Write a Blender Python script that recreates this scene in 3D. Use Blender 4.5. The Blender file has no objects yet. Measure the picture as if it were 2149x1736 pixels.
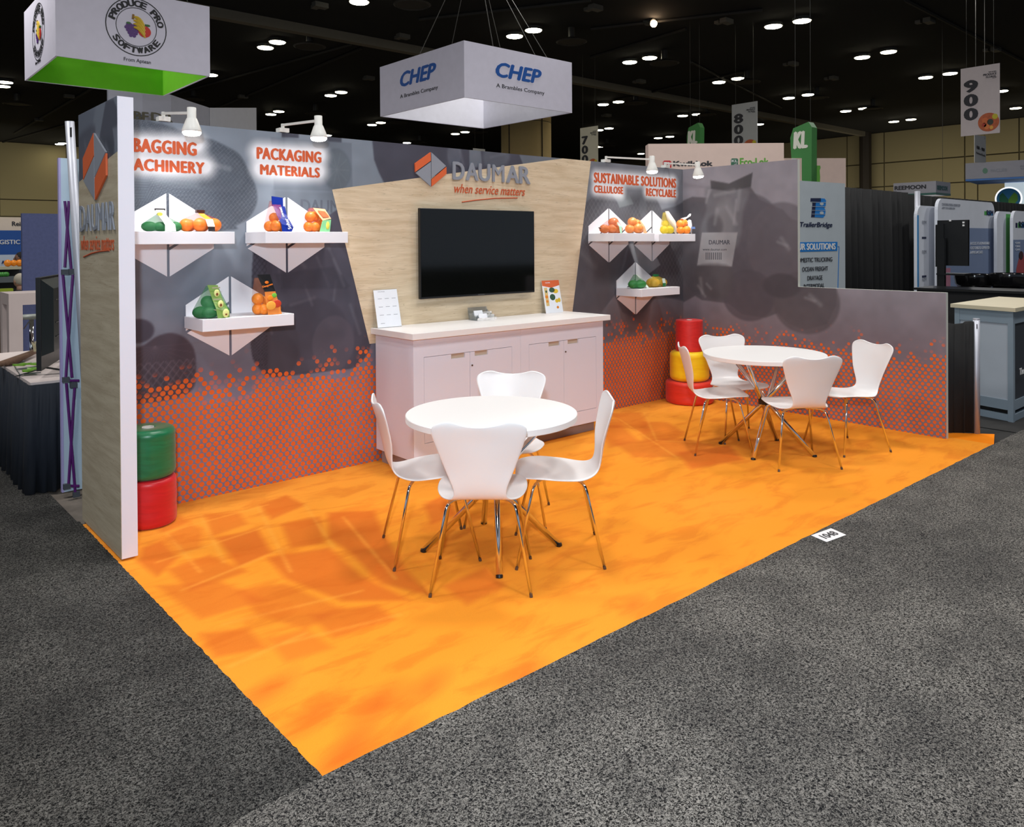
import bpy, bmesh, math, random
import numpy as np
from mathutils import Vector, Matrix
random.seed(7); rng = np.random.default_rng(7)
SC = bpy.context.scene
COL = SC.collection
# ------------------------------------------------------------------ camera
CAM = np.array([-1.1805, -5.2171, 1.6596]); YAW, PITCH, ROLL = .7204, -.0076, -.0066
FPX, PX0, PY0 = 1659.35, 1074.5, 522.08
_f = np.array([math.sin(YAW)*math.cos(PITCH), math.cos(YAW)*math.cos(PITCH), math.sin(PITCH)])
_r = np.cross(_f, [0, 0, 1]); _r /= np.linalg.norm(_r); _u = np.cross(_r, _f)
_c, _s = math.cos(ROLL), math.sin(ROLL)
_R, _U = _c*_r+_s*_u, -_s*_r+_c*_u
cd = bpy.data.cameras.new('camera'); cam = bpy.data.objects.new('camera', cd); COL.objects.link(cam)
cam.matrix_world = Matrix([[_R[0], _U[0], -_f[0], CAM[0]], [_R[1], _U[1], -_f[1], CAM[1]], [_R[2], _U[2], -_f[2], CAM[2]], [0, 0, 0, 1]])
cd.sensor_fit = 'HORIZONTAL'; cd.sensor_width = 36; cd.lens = FPX/2149*36
cd.shift_x = 0; cd.shift_y = -(868-PY0)/2149; cd.clip_start = .05; cd.clip_end = 400
SC.camera = cam
# ------------------------------------------------------------------ light and exposure
SC.view_settings.view_transform = 'Standard'; SC.view_settings.look = 'None'
SC.view_settings.gamma = 1; SC.view_settings.use_curve_mapping = False
SC.view_settings.exposure = 0.0
wd = bpy.data.worlds.new('world'); SC.world = wd; wd.use_nodes = True
wd.node_tree.nodes['Background'].inputs[0].default_value = (.70, .82, 1, 1)
wd.node_tree.nodes['Background'].inputs[1].default_value = .42
def lamp(name, kind, loc, aim, energy, color, **kw):
    d = bpy.data.lights.new(name, kind); d.energy = energy; d.color = color
    for k, v in kw.items(): setattr(d, k, v)
    o = bpy.data.objects.new(name, d); COL.objects.link(o); o.location = loc
    o.rotation_euler = (Vector(aim)-Vector(loc)).to_track_quat('-Z', 'Y').to_euler()
    return o
# the photographer's flash, on a stand by the camera
lamp('flash', 'SPOT', (-1.46, -5.42, 2.2), (4.2, -.4, 1.25), 560, (.80, .90, 1), spot_size=math.radians(100), spot_blend=.7, shadow_soft_size=.09)
# hall downlights' lamps, apart from the discs; farther ones added to brighten distant signs
for (x, y) in [(-4, -6), (2, -7), (8, -6), (3, -1.5), (-3, 1), (9, 1), (0, 11), (12, 8), (22, 3), (-10, 9), (16, -6), (8, 20)]:
    lamp('hall_lamp', 'AREA', (x, y, 8.8), (x, y, 0), 260, (1, .98, .95), shape='DISK', size=1.2)
# ------------------------------------------------------------------ pixel -> point on a real plane
def ray(px, py): return _f+(px-PX0)/FPX*_R-(py-PY0)/FPX*_U
def on(px, py, ax, v):
    d = ray(px, py); return CAM+(v-CAM[ax])/d[ax]*d
def W(px, py, y=0.): return on(px, py, 1, y)
def F(px, py, z=0.): return on(px, py, 2, z)
def X(px, py, x=5.866): return on(px, py, 0, x)
def D(px, py, dep): return CAM+dep*ray(px, py)
def depth(p): return float((np.array(p)-CAM)@_f)
# ------------------------------------------------------------------ materials
def lin(c): 
    c = np.asarray(c, float)/255.
    return np.where(c <= .04045, c/12.92, ((c+.055)/1.055)**2.4)
def rgb(*c): return tuple(lin(c))+(1,)
MC = {}
def mat(name, col, rough=.6, metal=0., emit=None, es=1., coat=0., spec=.5, bump=None, var=None, alpha=1., trans=0.):
    if name in MC: return MC[name]
    m = bpy.data.materials.new(name); m.use_nodes = True; nt = m.node_tree; b = nt.nodes['Principled BSDF']
    c = rgb(*col); b.inputs['Base Color'].default_value = c; b.inputs['Roughness'].default_value = rough
    b.inputs['Metallic'].default_value = metal; b.inputs['Coat Weight'].default_value = coat
    b.inputs['Specular IOR Level'].default_value = spec; b.inputs['Alpha'].default_value = alpha
    b.inputs['Transmission Weight'].default_value = trans
    if emit: b.inputs['Emission Color'].default_value = rgb(*emit); b.inputs['Emission Strength'].default_value = es
    tc = nt.nodes.new('ShaderNodeTexCoord')
    if var is None: var = (6, .06)
    n = nt.nodes.new('ShaderNodeTexNoise'); n.inputs['Scale'].default_value = var[0]; n.inputs['Detail'].default_value = 3
    nt.links.new(tc.outputs['Object'], n.inputs['Vector'])
    mx = nt.nodes.new('ShaderNodeMix'); mx.data_type = 'RGBA'; mx.inputs['A'].default_value = tuple(v*(1-var[1]) for v in c[:3])+(1,)
    mx.inputs['B'].default_value = tuple(min(1, v*(1+var[1])) for v in c[:3])+(1,)
    nt.links.new(n.outputs['Fac'], mx.inputs['Factor']); nt.links.new(mx.outputs['Result'], b.inputs['Base Color'])
    if bump:
        n2 = nt.nodes.new('ShaderNodeTexNoise'); n2.inputs['Scale'].default_value = bump[0]; n2.inputs['Detail'].default_value = 4
        nt.links.new(tc.outputs['Object'], n2.inputs['Vector'])
        bp = nt.nodes.new('ShaderNodeBump'); bp.inputs['Strength'].default_value = bump[1]; bp.inputs['Distance'].default_value = bump[2]
        nt.links.new(n2.outputs['Fac'], bp.inputs['Height']); nt.links.new(bp.outputs['Normal'], b.inputs['Normal'])
    MC[name] = m; return m
def nodes(name):
    m = bpy.data.materials.new(name); m.use_nodes = True; MC[name] = m
    return m, m.node_tree, m.node_tree.nodes['Principled BSDF']
class NT:
    """small helper to chain math nodes"""
    def __init__(s, nt): s.nt = nt
    def put(s, v, sock):
        if isinstance(v, (int, float)): sock.default_value = v
        elif isinstance(v, tuple): sock.default_value = v
        else: s.nt.links.new(v, sock)
    def m(s, op, a, b=0., c=0., clamp=False):
        n = s.nt.nodes.new('ShaderNodeMath'); n.operation = op; n.use_clamp = clamp
        s.put(a, n.inputs[0]); s.put(b, n.inputs[1]); s.put(c, n.inputs[2]); return n.outputs[0]
    def ss(s, v, lo, hi, a=0., b=1.):
        n = s.nt.nodes.new('ShaderNodeMapRange'); n.interpolation_type = 'SMOOTHSTEP'
        s.put(v, n.inputs[0]); s.put(lo, n.inputs[1]); s.put(hi, n.inputs[2]); s.put(a, n.inputs[3]); s.put(b, n.inputs[4]); return n.outputs[0]
    def mix(s, f, a, b, bt='MIX'):
        n = s.nt.nodes.new('ShaderNodeMix'); n.data_type = 'RGBA'; n.blend_type = bt
        s.put(f, n.inputs['Factor']); s.put(a, n.inputs['A']); s.put(b, n.inputs['B']); return n.outputs['Result']
    def noise(s, vec, scale, detail=3, rough=.5, dist=0.):
        n = s.nt.nodes.new('ShaderNodeTexNoise'); s.put(vec, n.inputs['Vector']); n.inputs['Scale'].default_value = scale
        n.inputs['Detail'].default_value = detail; n.inputs['Roughness'].default_value = rough; n.inputs['Distortion'].default_value = dist; return n.outputs['Fac']
    def comb(s, x, y, z=0.):
        n = s.nt.nodes.new('ShaderNodeCombineXYZ'); s.put(x, n.inputs[0]); s.put(y, n.inputs[1]); s.put(z, n.inputs[2]); return n.outputs[0]
    def sep(s, v):
        n = s.nt.nodes.new('ShaderNodeSeparateXYZ'); s.nt.links.new(v, n.inputs[0]); return n.outputs
    def uv(s): return s.nt.nodes.new('ShaderNodeTexCoord').outputs['UV']
    def obj(s): return s.nt.nodes.new('ShaderNodeTexCoord').outputs['Object']
    def bump(s, h, st, d, bsdf):
        n = s.nt.nodes.new('ShaderNodeBump'); n.inputs['Strength'].default_value = st; n.inputs['Distance'].default_value = d
        s.put(h, n.inputs['Height']); s.nt.links.new(n.outputs[0], bsdf.inputs['Normal'])
# ------------------------------------------------------------------ objects
def wl(o):
    v = Vector((0, 0, 0))
    while o is not None: v = v+o.location; o = o.parent
    return v
def tag(o, label=None, cat=None, group=None, kind=None):
    if label: o['label'] = label
    if cat: o['category'] = cat
    if group: o['group'] = group
    if kind: o['kind'] = kind
    return o
def thing(name, label, cat, loc=(0, 0, 0), group=None):
    o = bpy.data.objects.new(name, None); COL.objects.link(o); o.location = tuple(float(v) for v in loc); o.empty_display_size = .1
    return tag(o, label, cat, group)
def mk(name, verts, faces, m, parent=None, smooth=False, base=None, mats=None, fm=None):
    """one mesh object from world-space vertices"""
    me = bpy.data.meshes.new(name)
    off = wl(parent) if parent is not None else Vector(base if base is not None else (0, 0, 0))
    me.from_pydata([tuple(np.array(v, float)-np.array(off)) for v in verts], [], [tuple(f) for f in faces])
    for x in (mats or [m]): me.materials.append(x)
    if fm is not None: me.polygons.foreach_set('material_index', fm)
    if smooth: me.polygons.foreach_set('use_smooth', [True]*len(me.polygons))
    me.update()
    o = bpy.data.objects.new(name, me); COL.objects.link(o)
    if parent is not None: o.parent = parent
    else: o.location = off
    return o
class G:
    """collects shapes into one vertex/face list"""
    def __init__(s): s.v = []; s.f = []; s.m = []
    def add(s, v, f, mi=0):
        n = len(s.v); s.v += [tuple(map(float, p)) for p in v]; s.f += [tuple(i+n for i in q) for q in f]; s.m += [mi]*len(f); return s
    def box(s, a, b, mi=0, M=None):
        (x0, y0, z0), (x1, y1, z1) = a, b
        v = [(x0, y0, z0), (x1, y0, z0), (x1, y1, z0), (x0, y1, z0), (x0, y0, z1), (x1, y0, z1), (x1, y1, z1), (x0, y1, z1)]
        if M is not None: v = [tuple(M @ Vector(p)) for p in v]
        return s.add(v, [(0, 3, 2, 1), (4, 5, 6, 7), (0, 1, 5, 4), (1, 2, 6, 5), (2, 3, 7, 6), (3, 0, 4, 7)], mi)
    def prism(s, pts, d, mi=0):
        """polygon (list of 3d points) extruded by vector d"""
        n = len(pts); a = [np.array(p, float) for p in pts]; b = [p+np.array(d, float) for p in a]
        return s.add(a+b, [tuple(range(n))[::-1], tuple(range(n, 2*n))]+[(i, (i+1) % n, n+(i+1) % n, n+i) for i in range(n)], mi)
    def tube(s, path, r, n=10, mi=0, cap=True):
        P = [Vector(tuple(map(float, p))) for p in path]; rr = r if isinstance(r, (list, tuple)) else [r]*len(P)
        v = []; T = [(P[min(i+1, len(P)-1)]-P[max(i-1, 0)]).normalized() for i in range(len(P))]
        up = Vector((0, 0, 1)) if abs(T[0].z) < .9 else Vector((1, 0, 0)); A = T[0].cross(up).normalized()
        for i, p in enumerate(P):
            A = (A-T[i]*A.dot(T[i])).normalized(); B = T[i].cross(A)
            v += [tuple(p+(A*math.cos(t)+B*math.sin(t))*rr[i]) for t in [2*math.pi*k/n for k in range(n)]]
        f = [(i*n+k, i*n+(k+1) % n, (i+1)*n+(k+1) % n, (i+1)*n+k) for i in range(len(P)-1) for k in range(n)]
        if cap: f += [tuple(range(n))[::-1], tuple(range((len(P)-1)*n, len(P)*n))]
        return s.add(v, f, mi)
    def lathe(s, prof, c, n=32, mi=0, ax='z'):
        """prof: (radius, height) list, closed at ends when radius 0"""
        v = []; f = []; c = np.array(c, float)
        for r, h in prof:
            for k in range(n):
                t = 2*math.pi*k/n; p = (r*math.cos(t), r*math.sin(t), h)
                if ax == 'y': p = (p[0], h, p[1])
                if ax == 'x': p = (h, p[0], p[1])
                v.append(tuple(c+p))
        for i in range(len(prof)-1):
            f += [(i*n+k, i*n+(k+1) % n, (i+1)*n+(k+1) % n, (i+1)*n+k) for k in range(n)]
        f += [tuple(range(n))[::-1], tuple(range((len(prof)-1)*n, len(prof)*n))]
        return s.add(v, f, mi)
    def ball(s, c, r, n=16, mi=0, sc=(1, 1, 1), rot=None):
        v = []; f = []; m_ = n//2
        for i in range(m_+1):
            a = math.pi*(i/m_*.98+.01)
            for k in range(n):
                t = 2*math.pi*k/n; p = Vector((math.sin(a)*math.cos(t)*sc[0], math.sin(a)*math.sin(t)*sc[1], math.cos(a)*sc[2]))*r
                if rot is not None: p = rot @ p
                v.append(tuple(Vector(c)+p))
        for i in range(m_): f += [(i*n+k, (i+1)*n+k, (i+1)*n+(k+1) % n, i*n+(k+1) % n) for k in range(n)]
        f += [tuple(range(n)), tuple(range(m_*n, (m_+1)*n))[::-1]]
        return s.add(v, f, mi)
    def mk(s, name, m, parent=None, smooth=False, base=None, mats=None):
        return mk(name, s.v, s.f, m, parent, smooth, base, mats, s.m if mats else None)
def solo(g, name, m, label, cat, group=None, smooth=False, mats=None, kind=None):
    v = np.array(g.v); b = ((v[:, 0].min()+v[:, 0].max())/2, (v[:, 1].min()+v[:, 1].max())/2, v[:, 2].min())
    return tag(g.mk(name, m, None, smooth, b, mats), label, cat, group, kind)
def autosmooth(o, deg=35):
    bm = bmesh.new(); bm.from_mesh(o.data); bm.normal_update()
    for f in bm.faces: f.smooth = True
    for e in bm.edges:
        if len(e.link_faces) == 2 and e.calc_face_angle(0) > math.radians(deg): e.smooth = False
    bm.to_mesh(o.data); bm.free(); return o
def copy_tree(o, parent=None):
    c = o.copy(); COL.objects.link(c)
    if parent is not None: c.parent = parent
    for ch in [q for q in list(COL.objects) if q.parent == o]: copy_tree(ch, c)
    return c
def text(s, name, origin, right, up, w, h, m, parent=None, depth=.002, bold=0., shear=0., keep=False, space=1., res=3):
    """lettering fitted in a w x h box; origin is its lower left corner"""
    cu = bpy.data.curves.new('t', 'FONT'); cu.body = s; cu.extrude = .001; cu.shear = shear; cu.resolution_u = res
    cu.space_character = space
    o = bpy.data.objects.new('t', cu); COL.objects.link(o); dg = bpy.context.evaluated_depsgraph_get()
    me = bpy.data.meshes.new_from_object(o.evaluated_get(dg)); COL.objects.unlink(o); bpy.data.objects.remove(o)
    v = np.array([q.co[:] for q in me.vertices]); mn, mx = v.min(0), v.max(0)
    v = (v-mn)/np.maximum(mx-mn, 1e-6)
    if keep: w = h*(mx-mn)[0]/(mx-mn)[1]
    R_, U_ = np.array(right, float), np.array(up, float); R_ /= np.linalg.norm(R_); U_ /= np.linalg.norm(U_); N_ = np.cross(R_, U_)
    P = np.array(origin, float)+v[:, :1]*w*R_+v[:, 1:2]*h*U_+v[:, 2:3]*depth*N_
    fs = [tuple(p.vertices) for p in me.polygons]; bpy.data.meshes.remove(me)
    if bold:  # heavier strokes: the outline repeated a hair to each side
        k = bold*h*1.5; sh = [(0, 0), (k, 0), (-k, 0), (0, k*.5), (0, -k*.5)]; n = len(P)
        P = np.concatenate([P+a*R_+b*U_+N_*depth*.02*i for i, (a, b) in enumerate(sh)]); fs = [tuple(q+i*n for q in f) for i in range(len(sh)) for f in fs]
    return mk(name, P, fs, m, parent, base=tuple(origin) if parent is None else None)
EX, EY, EZ = np.eye(3)
white_lam = mat('white_laminate', (236, 233, 232), .42, bump=(400, .04, .001), var=(3, .012))
white_pan = mat('white_panel', (232, 232, 238), .5, var=(3, .012))
chrome = mat('chrome', (225, 225, 228), .09, 1.)
alu = mat('brushed_aluminium', (196, 196, 200), .34, .85)
black_pl = mat('black_plastic', (16, 17, 19), .35)
orange_ink = mat('orange_ink', (214, 98, 52), .55)
grey_ink = mat('grey_ink', (140, 144, 154), .5)
ink_orange_dark = mat('tagline_orange', (196, 88, 48), .55)
dark_ink = mat('dark_ink', (38, 38, 42), .6)
# ------------------------------------------------------------------ painted prints (colour attribute on a fine grid)
def sdf(P, poly):
    """signed distance of points P (n,2) to a closed polygon, negative inside"""
    poly = np.asarray(poly, float); d = np.full(len(P), 1e9); ins = np.zeros(len(P), bool); n = len(poly)
    for i in range(n):
        a, b = poly[i], poly[(i+1) % n]; e = b-a; w = P-a
        t = np.clip((w@e)/max(e@e, 1e-12), 0, 1); d = np.minimum(d, np.hypot(*(w-t[:, None]*e).T))
        c = ((a[1] <= P[:, 1]) & (b[1] > P[:, 1])) | ((b[1] <= P[:, 1]) & (a[1] > P[:, 1]))
        if e[1] != 0: ins ^= c & (P[:, 0] < a[0]+(P[:, 1]-a[1])*e[0]/e[1])
    return np.where(ins, -d, d)
def smooth_poly(p, k=5):
    p = np.asarray(p, float); n = len(p); out = []
    for i in range(n):
        a, b, c, d = p[i-1], p[i], p[(i+1) % n], p[(i+2) % n]
        for j in range(k):
            t = j/k; out.append(.5*(2*b+(c-a)*t+(2*a-5*b+4*c-d)*t*t+(3*b-a-3*c+d)*t**3))
    return np.array(out)
class Paint:
    def __init__(s, P, col): s.P = P; s.C = np.tile(np.array(col, float), (len(P), 1))
    def lay(s, mask, col, a=1.): m_ = (np.clip(mask, 0, 1)*a)[:, None]; s.C = s.C*(1-m_)+np.array(col, float)*m_
    def poly(s, pts, col, a=1., soft=.006, sm=False):
        if sm: pts = smooth_poly(pts)
        pts = np.asarray(pts); lo, hi = pts.min(0)-3*soft, pts.max(0)+3*soft
        k = np.all((s.P > lo) & (s.P < hi), axis=1); m_ = np.zeros(len(s.P))
        if k.any(): m_[k] = np.clip(.5-sdf(s.P[k], pts)/(2*soft), 0, 1)
        s.lay(m_, col, a); return m_
    def ell(s, c, r, col, a=1., soft=.006, rot=0.):
        d = s.P-np.array(c); cr, sr = math.cos(rot), math.sin(rot)
        x, y = (d[:, 0]*cr+d[:, 1]*sr)/r[0], (-d[:, 0]*sr+d[:, 1]*cr)/r[1]
        m_ = np.clip(.5-(np.hypot(x, y)-1)*min(r)/(2*soft), 0, 1); s.lay(m_, col, a); return m_
    def line(s, a, b, w, col, al=1., soft=.004):
        a, b = np.array(a, float), np.array(b, float); e = b-a; q = s.P-a; t = np.clip((q@e)/max(e@e, 1e-12), 0, 1)
        s.lay(np.clip(.5-(np.hypot(*(q-t[:, None]*e).T)-w/2)/(2*soft), 0, 1), col, al)
    def net(s, mask, c, step, col, a, w=.004, warp=.25):
        """curved mesh of a net bag around centre c, limited to mask"""
        d = s.P-np.array(c); rr = np.hypot(*d.T); k = 1+warp*rr**2*4
        for g in (d[:, 0]*k+d[:, 1]*k*.8, d[:, 0]*k-d[:, 1]*k*.8):
            q = np.abs((g/step) % 1-.5)*step; s.lay(mask*np.clip(1.4-(step/2-q)/w, 0, 1), col, a)
def vnoise(P, sc, seed=0):
    r = np.random.default_rng(seed); T = r.random((64, 64)); q = P*sc; i = np.floor(q).astype(int); f = q-i; f = f*f*(3-2*f)
    g = lambda a, b: T[(i[:, 0]+a) % 64, (i[:, 1]+b) % 64]
    return (g(0, 0)*(1-f[:, 0])+g(1, 0)*f[:, 0])*(1-f[:, 1])+(g(0, 1)*(1-f[:, 0])+g(1, 1)*f[:, 0])*f[:, 1]
def grid_mesh(name, us, vs, to3, painter, m, parent, flip=False):
    U_, V_ = np.meshgrid(us, vs); P = np.stack([U_.ravel(), V_.ravel()], 1); C = painter(P)
    nu, nv = len(us), len(vs); co = to3(P); i = np.arange(nu*nv).reshape(nv, nu)
    q = np.stack([i[:-1, :-1], i[:-1, 1:], i[1:, 1:], i[1:, :-1]], -1).reshape(-1, 4)
    if flip: q = q[:, ::-1]
    off = np.array(wl(parent)) if parent is not None else np.zeros(3)
    me = bpy.data.meshes.new(name); me.vertices.add(len(co)); me.vertices.foreach_set('co', (co-off).astype(np.float32).ravel())
    me.loops.add(q.size); me.loops.foreach_set('vertex_index', q.astype(np.int32).ravel()); me.polygons.add(len(q))
    me.polygons.foreach_set('loop_start', (np.arange(len(q))*4).astype(np.int32)); me.polygons.foreach_set('loop_total', np.full(len(q), 4, np.int32))
    me.update(calc_edges=True)
    a = me.color_attributes.new('print', 'FLOAT_COLOR', 'POINT'); L = np.concatenate([lin(np.clip(C, 0, 255)), np.ones((len(C), 1))], 1)
    a.data.foreach_set('color', L.astype(np.float32).ravel())
    uv = me.uv_layers.new(name='UVMap'); uv.data.foreach_set('uv', P[q.ravel()].astype(np.float32).ravel())
    me.materials.append(m); o = bpy.data.objects.new(name, me); COL.objects.link(o)
    if parent is not None: o.parent = parent
    return o
def print_mat(name, dots, rd=.0178):
    """colour attribute print, plus the printed honeycomb dots that thin out upwards; dots: (fade top, full) heights"""
    m, nt, b = nodes(name); n = NT(nt); at = nt.nodes.new('ShaderNodeAttribute'); at.attribute_name = 'print'; col = at.outputs['Color']
    uv = n.uv(); x, z, _ = n.sep(uv)
    if dots:
        z_ = n.m('ADD', z, n.m('MULTIPLY', n.m('SUBTRACT', n.noise(uv, 2.4, 2), .5), .5))
        dens = n.ss(z_, dots[0], dots[1], 0., 1.5)
        for o_ in (0., .5):
            u = n.m('ADD', n.m('DIVIDE', x, .0475), o_); v = n.m('ADD', n.m('DIVIDE', z, .0625), o_)
            iu, iv = n.m('FLOOR', u), n.m('FLOOR', v)
            wn = nt.nodes.new('ShaderNodeTexWhiteNoise'); wn.noise_dimensions = '3D'; nt.links.new(n.comb(iu, iv, o_), wn.inputs['Vector'])
            dx = n.m('ABSOLUTE', n.m('MULTIPLY', n.m('SUBTRACT', n.m('SUBTRACT', u, iu), .5), .0475))
            dy = n.m('ABSOLUTE', n.m('MULTIPLY', n.m('SUBTRACT', n.m('SUBTRACT', v, iv), .5), .0625))
            hx = n.m('MAXIMUM', dy, n.m('ADD', n.m('MULTIPLY', dx, .82), n.m('MULTIPLY', dy, .5)))
            hx = n.m('SMOOTH_MAX', hx, n.m('MULTIPLY', n.m('SQRT', n.m('ADD', n.m('MULTIPLY', dx, dx), n.m('MULTIPLY', dy, dy))), .95), .006)
            on_ = n.ss(n.m('SUBTRACT', dens, wn.outputs['Value']), 0., .45)
            a = n.m('MULTIPLY', n.ss(hx, rd, rd-.0026, 0., 1.), on_)
            col = n.mix(a, col, rgb(222, 100, 36))
    nt.links.new(col, b.inputs['Base Color']); b.inputs['Roughness'].default_value = .55; b.inputs['Specular IOR Level'].default_value = .3
    return m
def wood_mat(name, c1, c2, axis_scale, seed=0.):
    m, nt, b = nodes(name); n = NT(nt); uv = n.uv(); x, z, _ = n.sep(uv)
    w = n.noise(n.comb(n.m('MULTIPLY', x, .5), n.m('ADD', z, seed)), 1.6, 2, .5, .3)
    v = n.comb(n.m('MULTIPLY', x, axis_scale), n.m('ADD', n.m('MULTIPLY', z, 9.), n.m('MULTIPLY', w, .75)))
    g = n.noise(v, 2.4, 6, .6, .25)
    fine = n.noise(n.comb(n.m('MULTIPLY', x, 4.), n.m('MULTIPLY', z, 150.)), 1.6, 3, .6)
    g = n.m('ADD', n.m('MULTIPLY', g, .75), n.m('MULTIPLY', fine, .28))
    col = n.mix(n.ss(g, .36, .68), rgb(*c1), rgb(*c2))
    cr = n.noise(n.comb(n.m('MULTIPLY', x, .8), n.m('MULTIPLY', z, 14.)), 1.7, 2, .5, 1.6)
    col = n.mix(n.ss(n.m('ABSOLUTE', n.m('SUBTRACT', cr, .5)), .0, .012, .35, 0.), col, rgb(135, 112, 84))
    nt.links.new(col, b.inputs['Base Color']); b.inputs['Roughness'].default_value = .55
    return m
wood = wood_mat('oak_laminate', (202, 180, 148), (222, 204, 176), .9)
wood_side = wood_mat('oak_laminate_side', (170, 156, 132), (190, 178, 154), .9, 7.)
def uv_planar(o, fn):
    me = o.data; uv = me.uv_layers.new(name='UVMap'); w = np.array(wl(o)); v = np.empty(len(me.vertices)*3); me.vertices.foreach_get('co', v); v = v.reshape(-1, 3)+w
    idx = np.empty(len(me.loops), int); me.loops.foreach_get('vertex_index', idx); uv.data.foreach_set('uv', fn(v[idx]).astype(np.float32).ravel()); return o
# ------------------------------------------------------------------ hall shell
fl, nt, b = nodes('concrete_floor'); n = NT(nt); o_ = n.obj()
nt.links.new(n.mix(n.ss(n.noise(o_, 3, 6, .65), .3, .7), rgb(98, 90, 82), rgb(132, 122, 112)), b.inputs['Base Color']); b.inputs['Roughness'].default_value = .8
tag(G().box((-45, -40, -.2), (60, 66, -.012)).mk('floor', fl), kind='structure')
tag(G().box((-45, -40, 9), (60, 66, 9.2)).mk('ceiling', mat('black_ceiling', (5, 5, 5), .9, var=(.3, .4))), kind='structure')
hallm = mat('hall_wall_panel', (140, 129, 96), .8, var=(.5, .05))
seam = mat('hall_wall_seam', (88, 80, 60), .9)
wf = tag(G().box((-45, 60.1, 0), (53.3, 60.5, 9)).mk('wall_far', seam), kind='structure')
ws = tag(G().box((53.3, -40, 0), (53.6, 60.1, 9)).mk('wall_side', seam), kind='structure')
xs = [2.2, 6.5, 8.4, 12.6, 16.8]; zs = [0.1, 2.0, 3.75, 4.95, 9]
for i in range(len(xs)-1):
    for j in range(4): G().box((xs[i]+.04, 60.0, zs[j]+.04), (xs[i+1]-.04, 60.09, zs[j+1]-.04)).mk('wall_panel', hallm, wf)
ys = [0., 4.8, X(2140, 400, 53.3)[1], X(2053, 400, 53.3)[1], X(2026, 400, 53.3)[1], X(1857, 400, 53.3)[1], 21., 26., 31.]
zz = [.1, 3.9, 5.3, 6.9, 9]
for i in range(len(ys)-1):
    if ys[i+1]-ys[i] < .5: continue
    for j in range(4): G().box((53.2, ys[i]+.04, zz[j]+.04), (53.29, ys[i+1]-.04, zz[j+1]-.04)).mk('wall_panel', hallm, ws)
lamp('wall_fill', 'AREA', (46, 11, 1.2), (53, 11, 3.4), 420, (1, .93, .76), shape='RECTANGLE', size=22, size_y=1.5)  # added lamps, unseen, brightening the lower part of both hall walls
lamp('wall_fill', 'AREA', (6, 52, 1.2), (6, 60, 3.4), 480, (1, .95, .76), shape='RECTANGLE', size=22, size_y=1.5)
pm = mat('pillar_plaster', (196, 170, 118), .7); pd = mat('pillar_joint', (60, 50, 38), .8)
c = D(1104, 260, 41.); pr_ = 105/2/FPX*41
pil = thing('column', 'round tan hall column rising behind the booth under the second hanging sign', 'column', (c[0], c[1], 0))
G().lathe([(pr_, 0), (pr_, 7.8)], (c[0], c[1], 0), 40).mk('shaft', pm, pil, True); G().lathe([(pr_, 7.84), (pr_, 9)], (c[0], c[1], 0), 40).mk('shaft', pm, pil, True)
G().lathe([(pr_*.985, 7.8), (pr_*.985, 7.84)], (c[0], c[1], 0), 40).mk('joint_ring', pd, pil)
dv = (np.array(c[:2])-CAM[:2]); dv /= np.linalg.norm(dv); sd = np.array([dv[1], -dv[0]])
for t in (-.66, .62):
    p = c[:2]+sd*pr_*t-dv*pr_*math.sqrt(1-t*t)*1.0
    G().tube([(p[0], p[1], 0), (p[0], p[1], 9)], .035, 8).mk('seam_strip', pd, pil)
a = X(1816, 300, 52.6)
solo(G().tube([(a[0], a[1], 0), (a[0], a[1], 9)], .38, 12), 'steel_column', mat('dark_steel', (40, 32, 24), .7), 'dark slim steel column against the hall wall behind the black drapes', 'column')
# ceiling fixtures
LP = [(753.8, 5.9), (557, 101.6), (582, 90), (694, 201.7), (716, 194.7), (568.5, 241), (585, 235), (780.8, 263), (799, 258.4), (854, 300.6), (955.5, 281.9), (976, 278), (1080, 77.8), (1119.7, 65.3), (687, 285), (442, 158.7), (11.7, 174), (6.5, 182.4), (125, 303.6), (131.6, 301.5), (1623, 57), (1683, 45.7), (1321.6, 132), (1363.5, 123), (1508.6, 173.9), (1548.8, 166.2), (1655.4, 206.9), (1695.6, 200), (1265.8, 220.4), (1298, 214.9), (1809.4, 121.8), (1864.8, 110.4), (1942.6, 164), (1993.8, 155.7), (1775, 234.3), (1813, 228.8), (1875.8, 256.3), (1911.8, 251.7), (1432.5, 244), (1463, 241), (1592.8, 261.8), (1381.3, 290.6), (1405.8, 287.6), (1278, 270.3), (1257, 274), (1257.8, 308.8), (2131.7, 228), (2101.7, 192.5), (1345.3, 323.4)]
lens = mat('lit_lens', (255, 250, 230), .5, emit=(255, 246, 214), es=26.); rim = mat('fixture_rim', (60, 60, 56), .5)
lg = G().lathe([(.31, .035), (.34, .02), (.34, .15)], (0, 0, 0), 20, 0); lg.lathe([(.30, .002), (.31, .03)], (0, 0, 0), 20, 1)
l0 = None
for (px, py) in LP:
    p = F(px, py, 8.87)
    if l0 is None: l0 = lg.mk('ceiling_light', None, mats=[rim, lens]); o = l0
    else: o = l0.copy(); COL.objects.link(o)
    s_ = .9
    o.location = p; o.scale = (s_, s_, 1)
    tag(o, 'round lit downlight in the black hall ceiling', 'ceiling light', 'lit downlights in the hall ceiling')
p = F(1371, 50, 8.82); warm = mat('warm_lens', (255, 225, 190), .5, emit=(255, 214, 170), es=30.)
sp = thing('stage_spotlight', 'small warm glaring spotlight on the ceiling above the second hanging sign', 'spotlight', p)
G().tube([p+[0, 0, .05], p+[.1, .35, .2]], [.12, .16], 12).mk('housing', rim, sp); G().ball(p-[.0, .02, .0], .115, 12).mk('lens', warm, sp, True)
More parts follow.
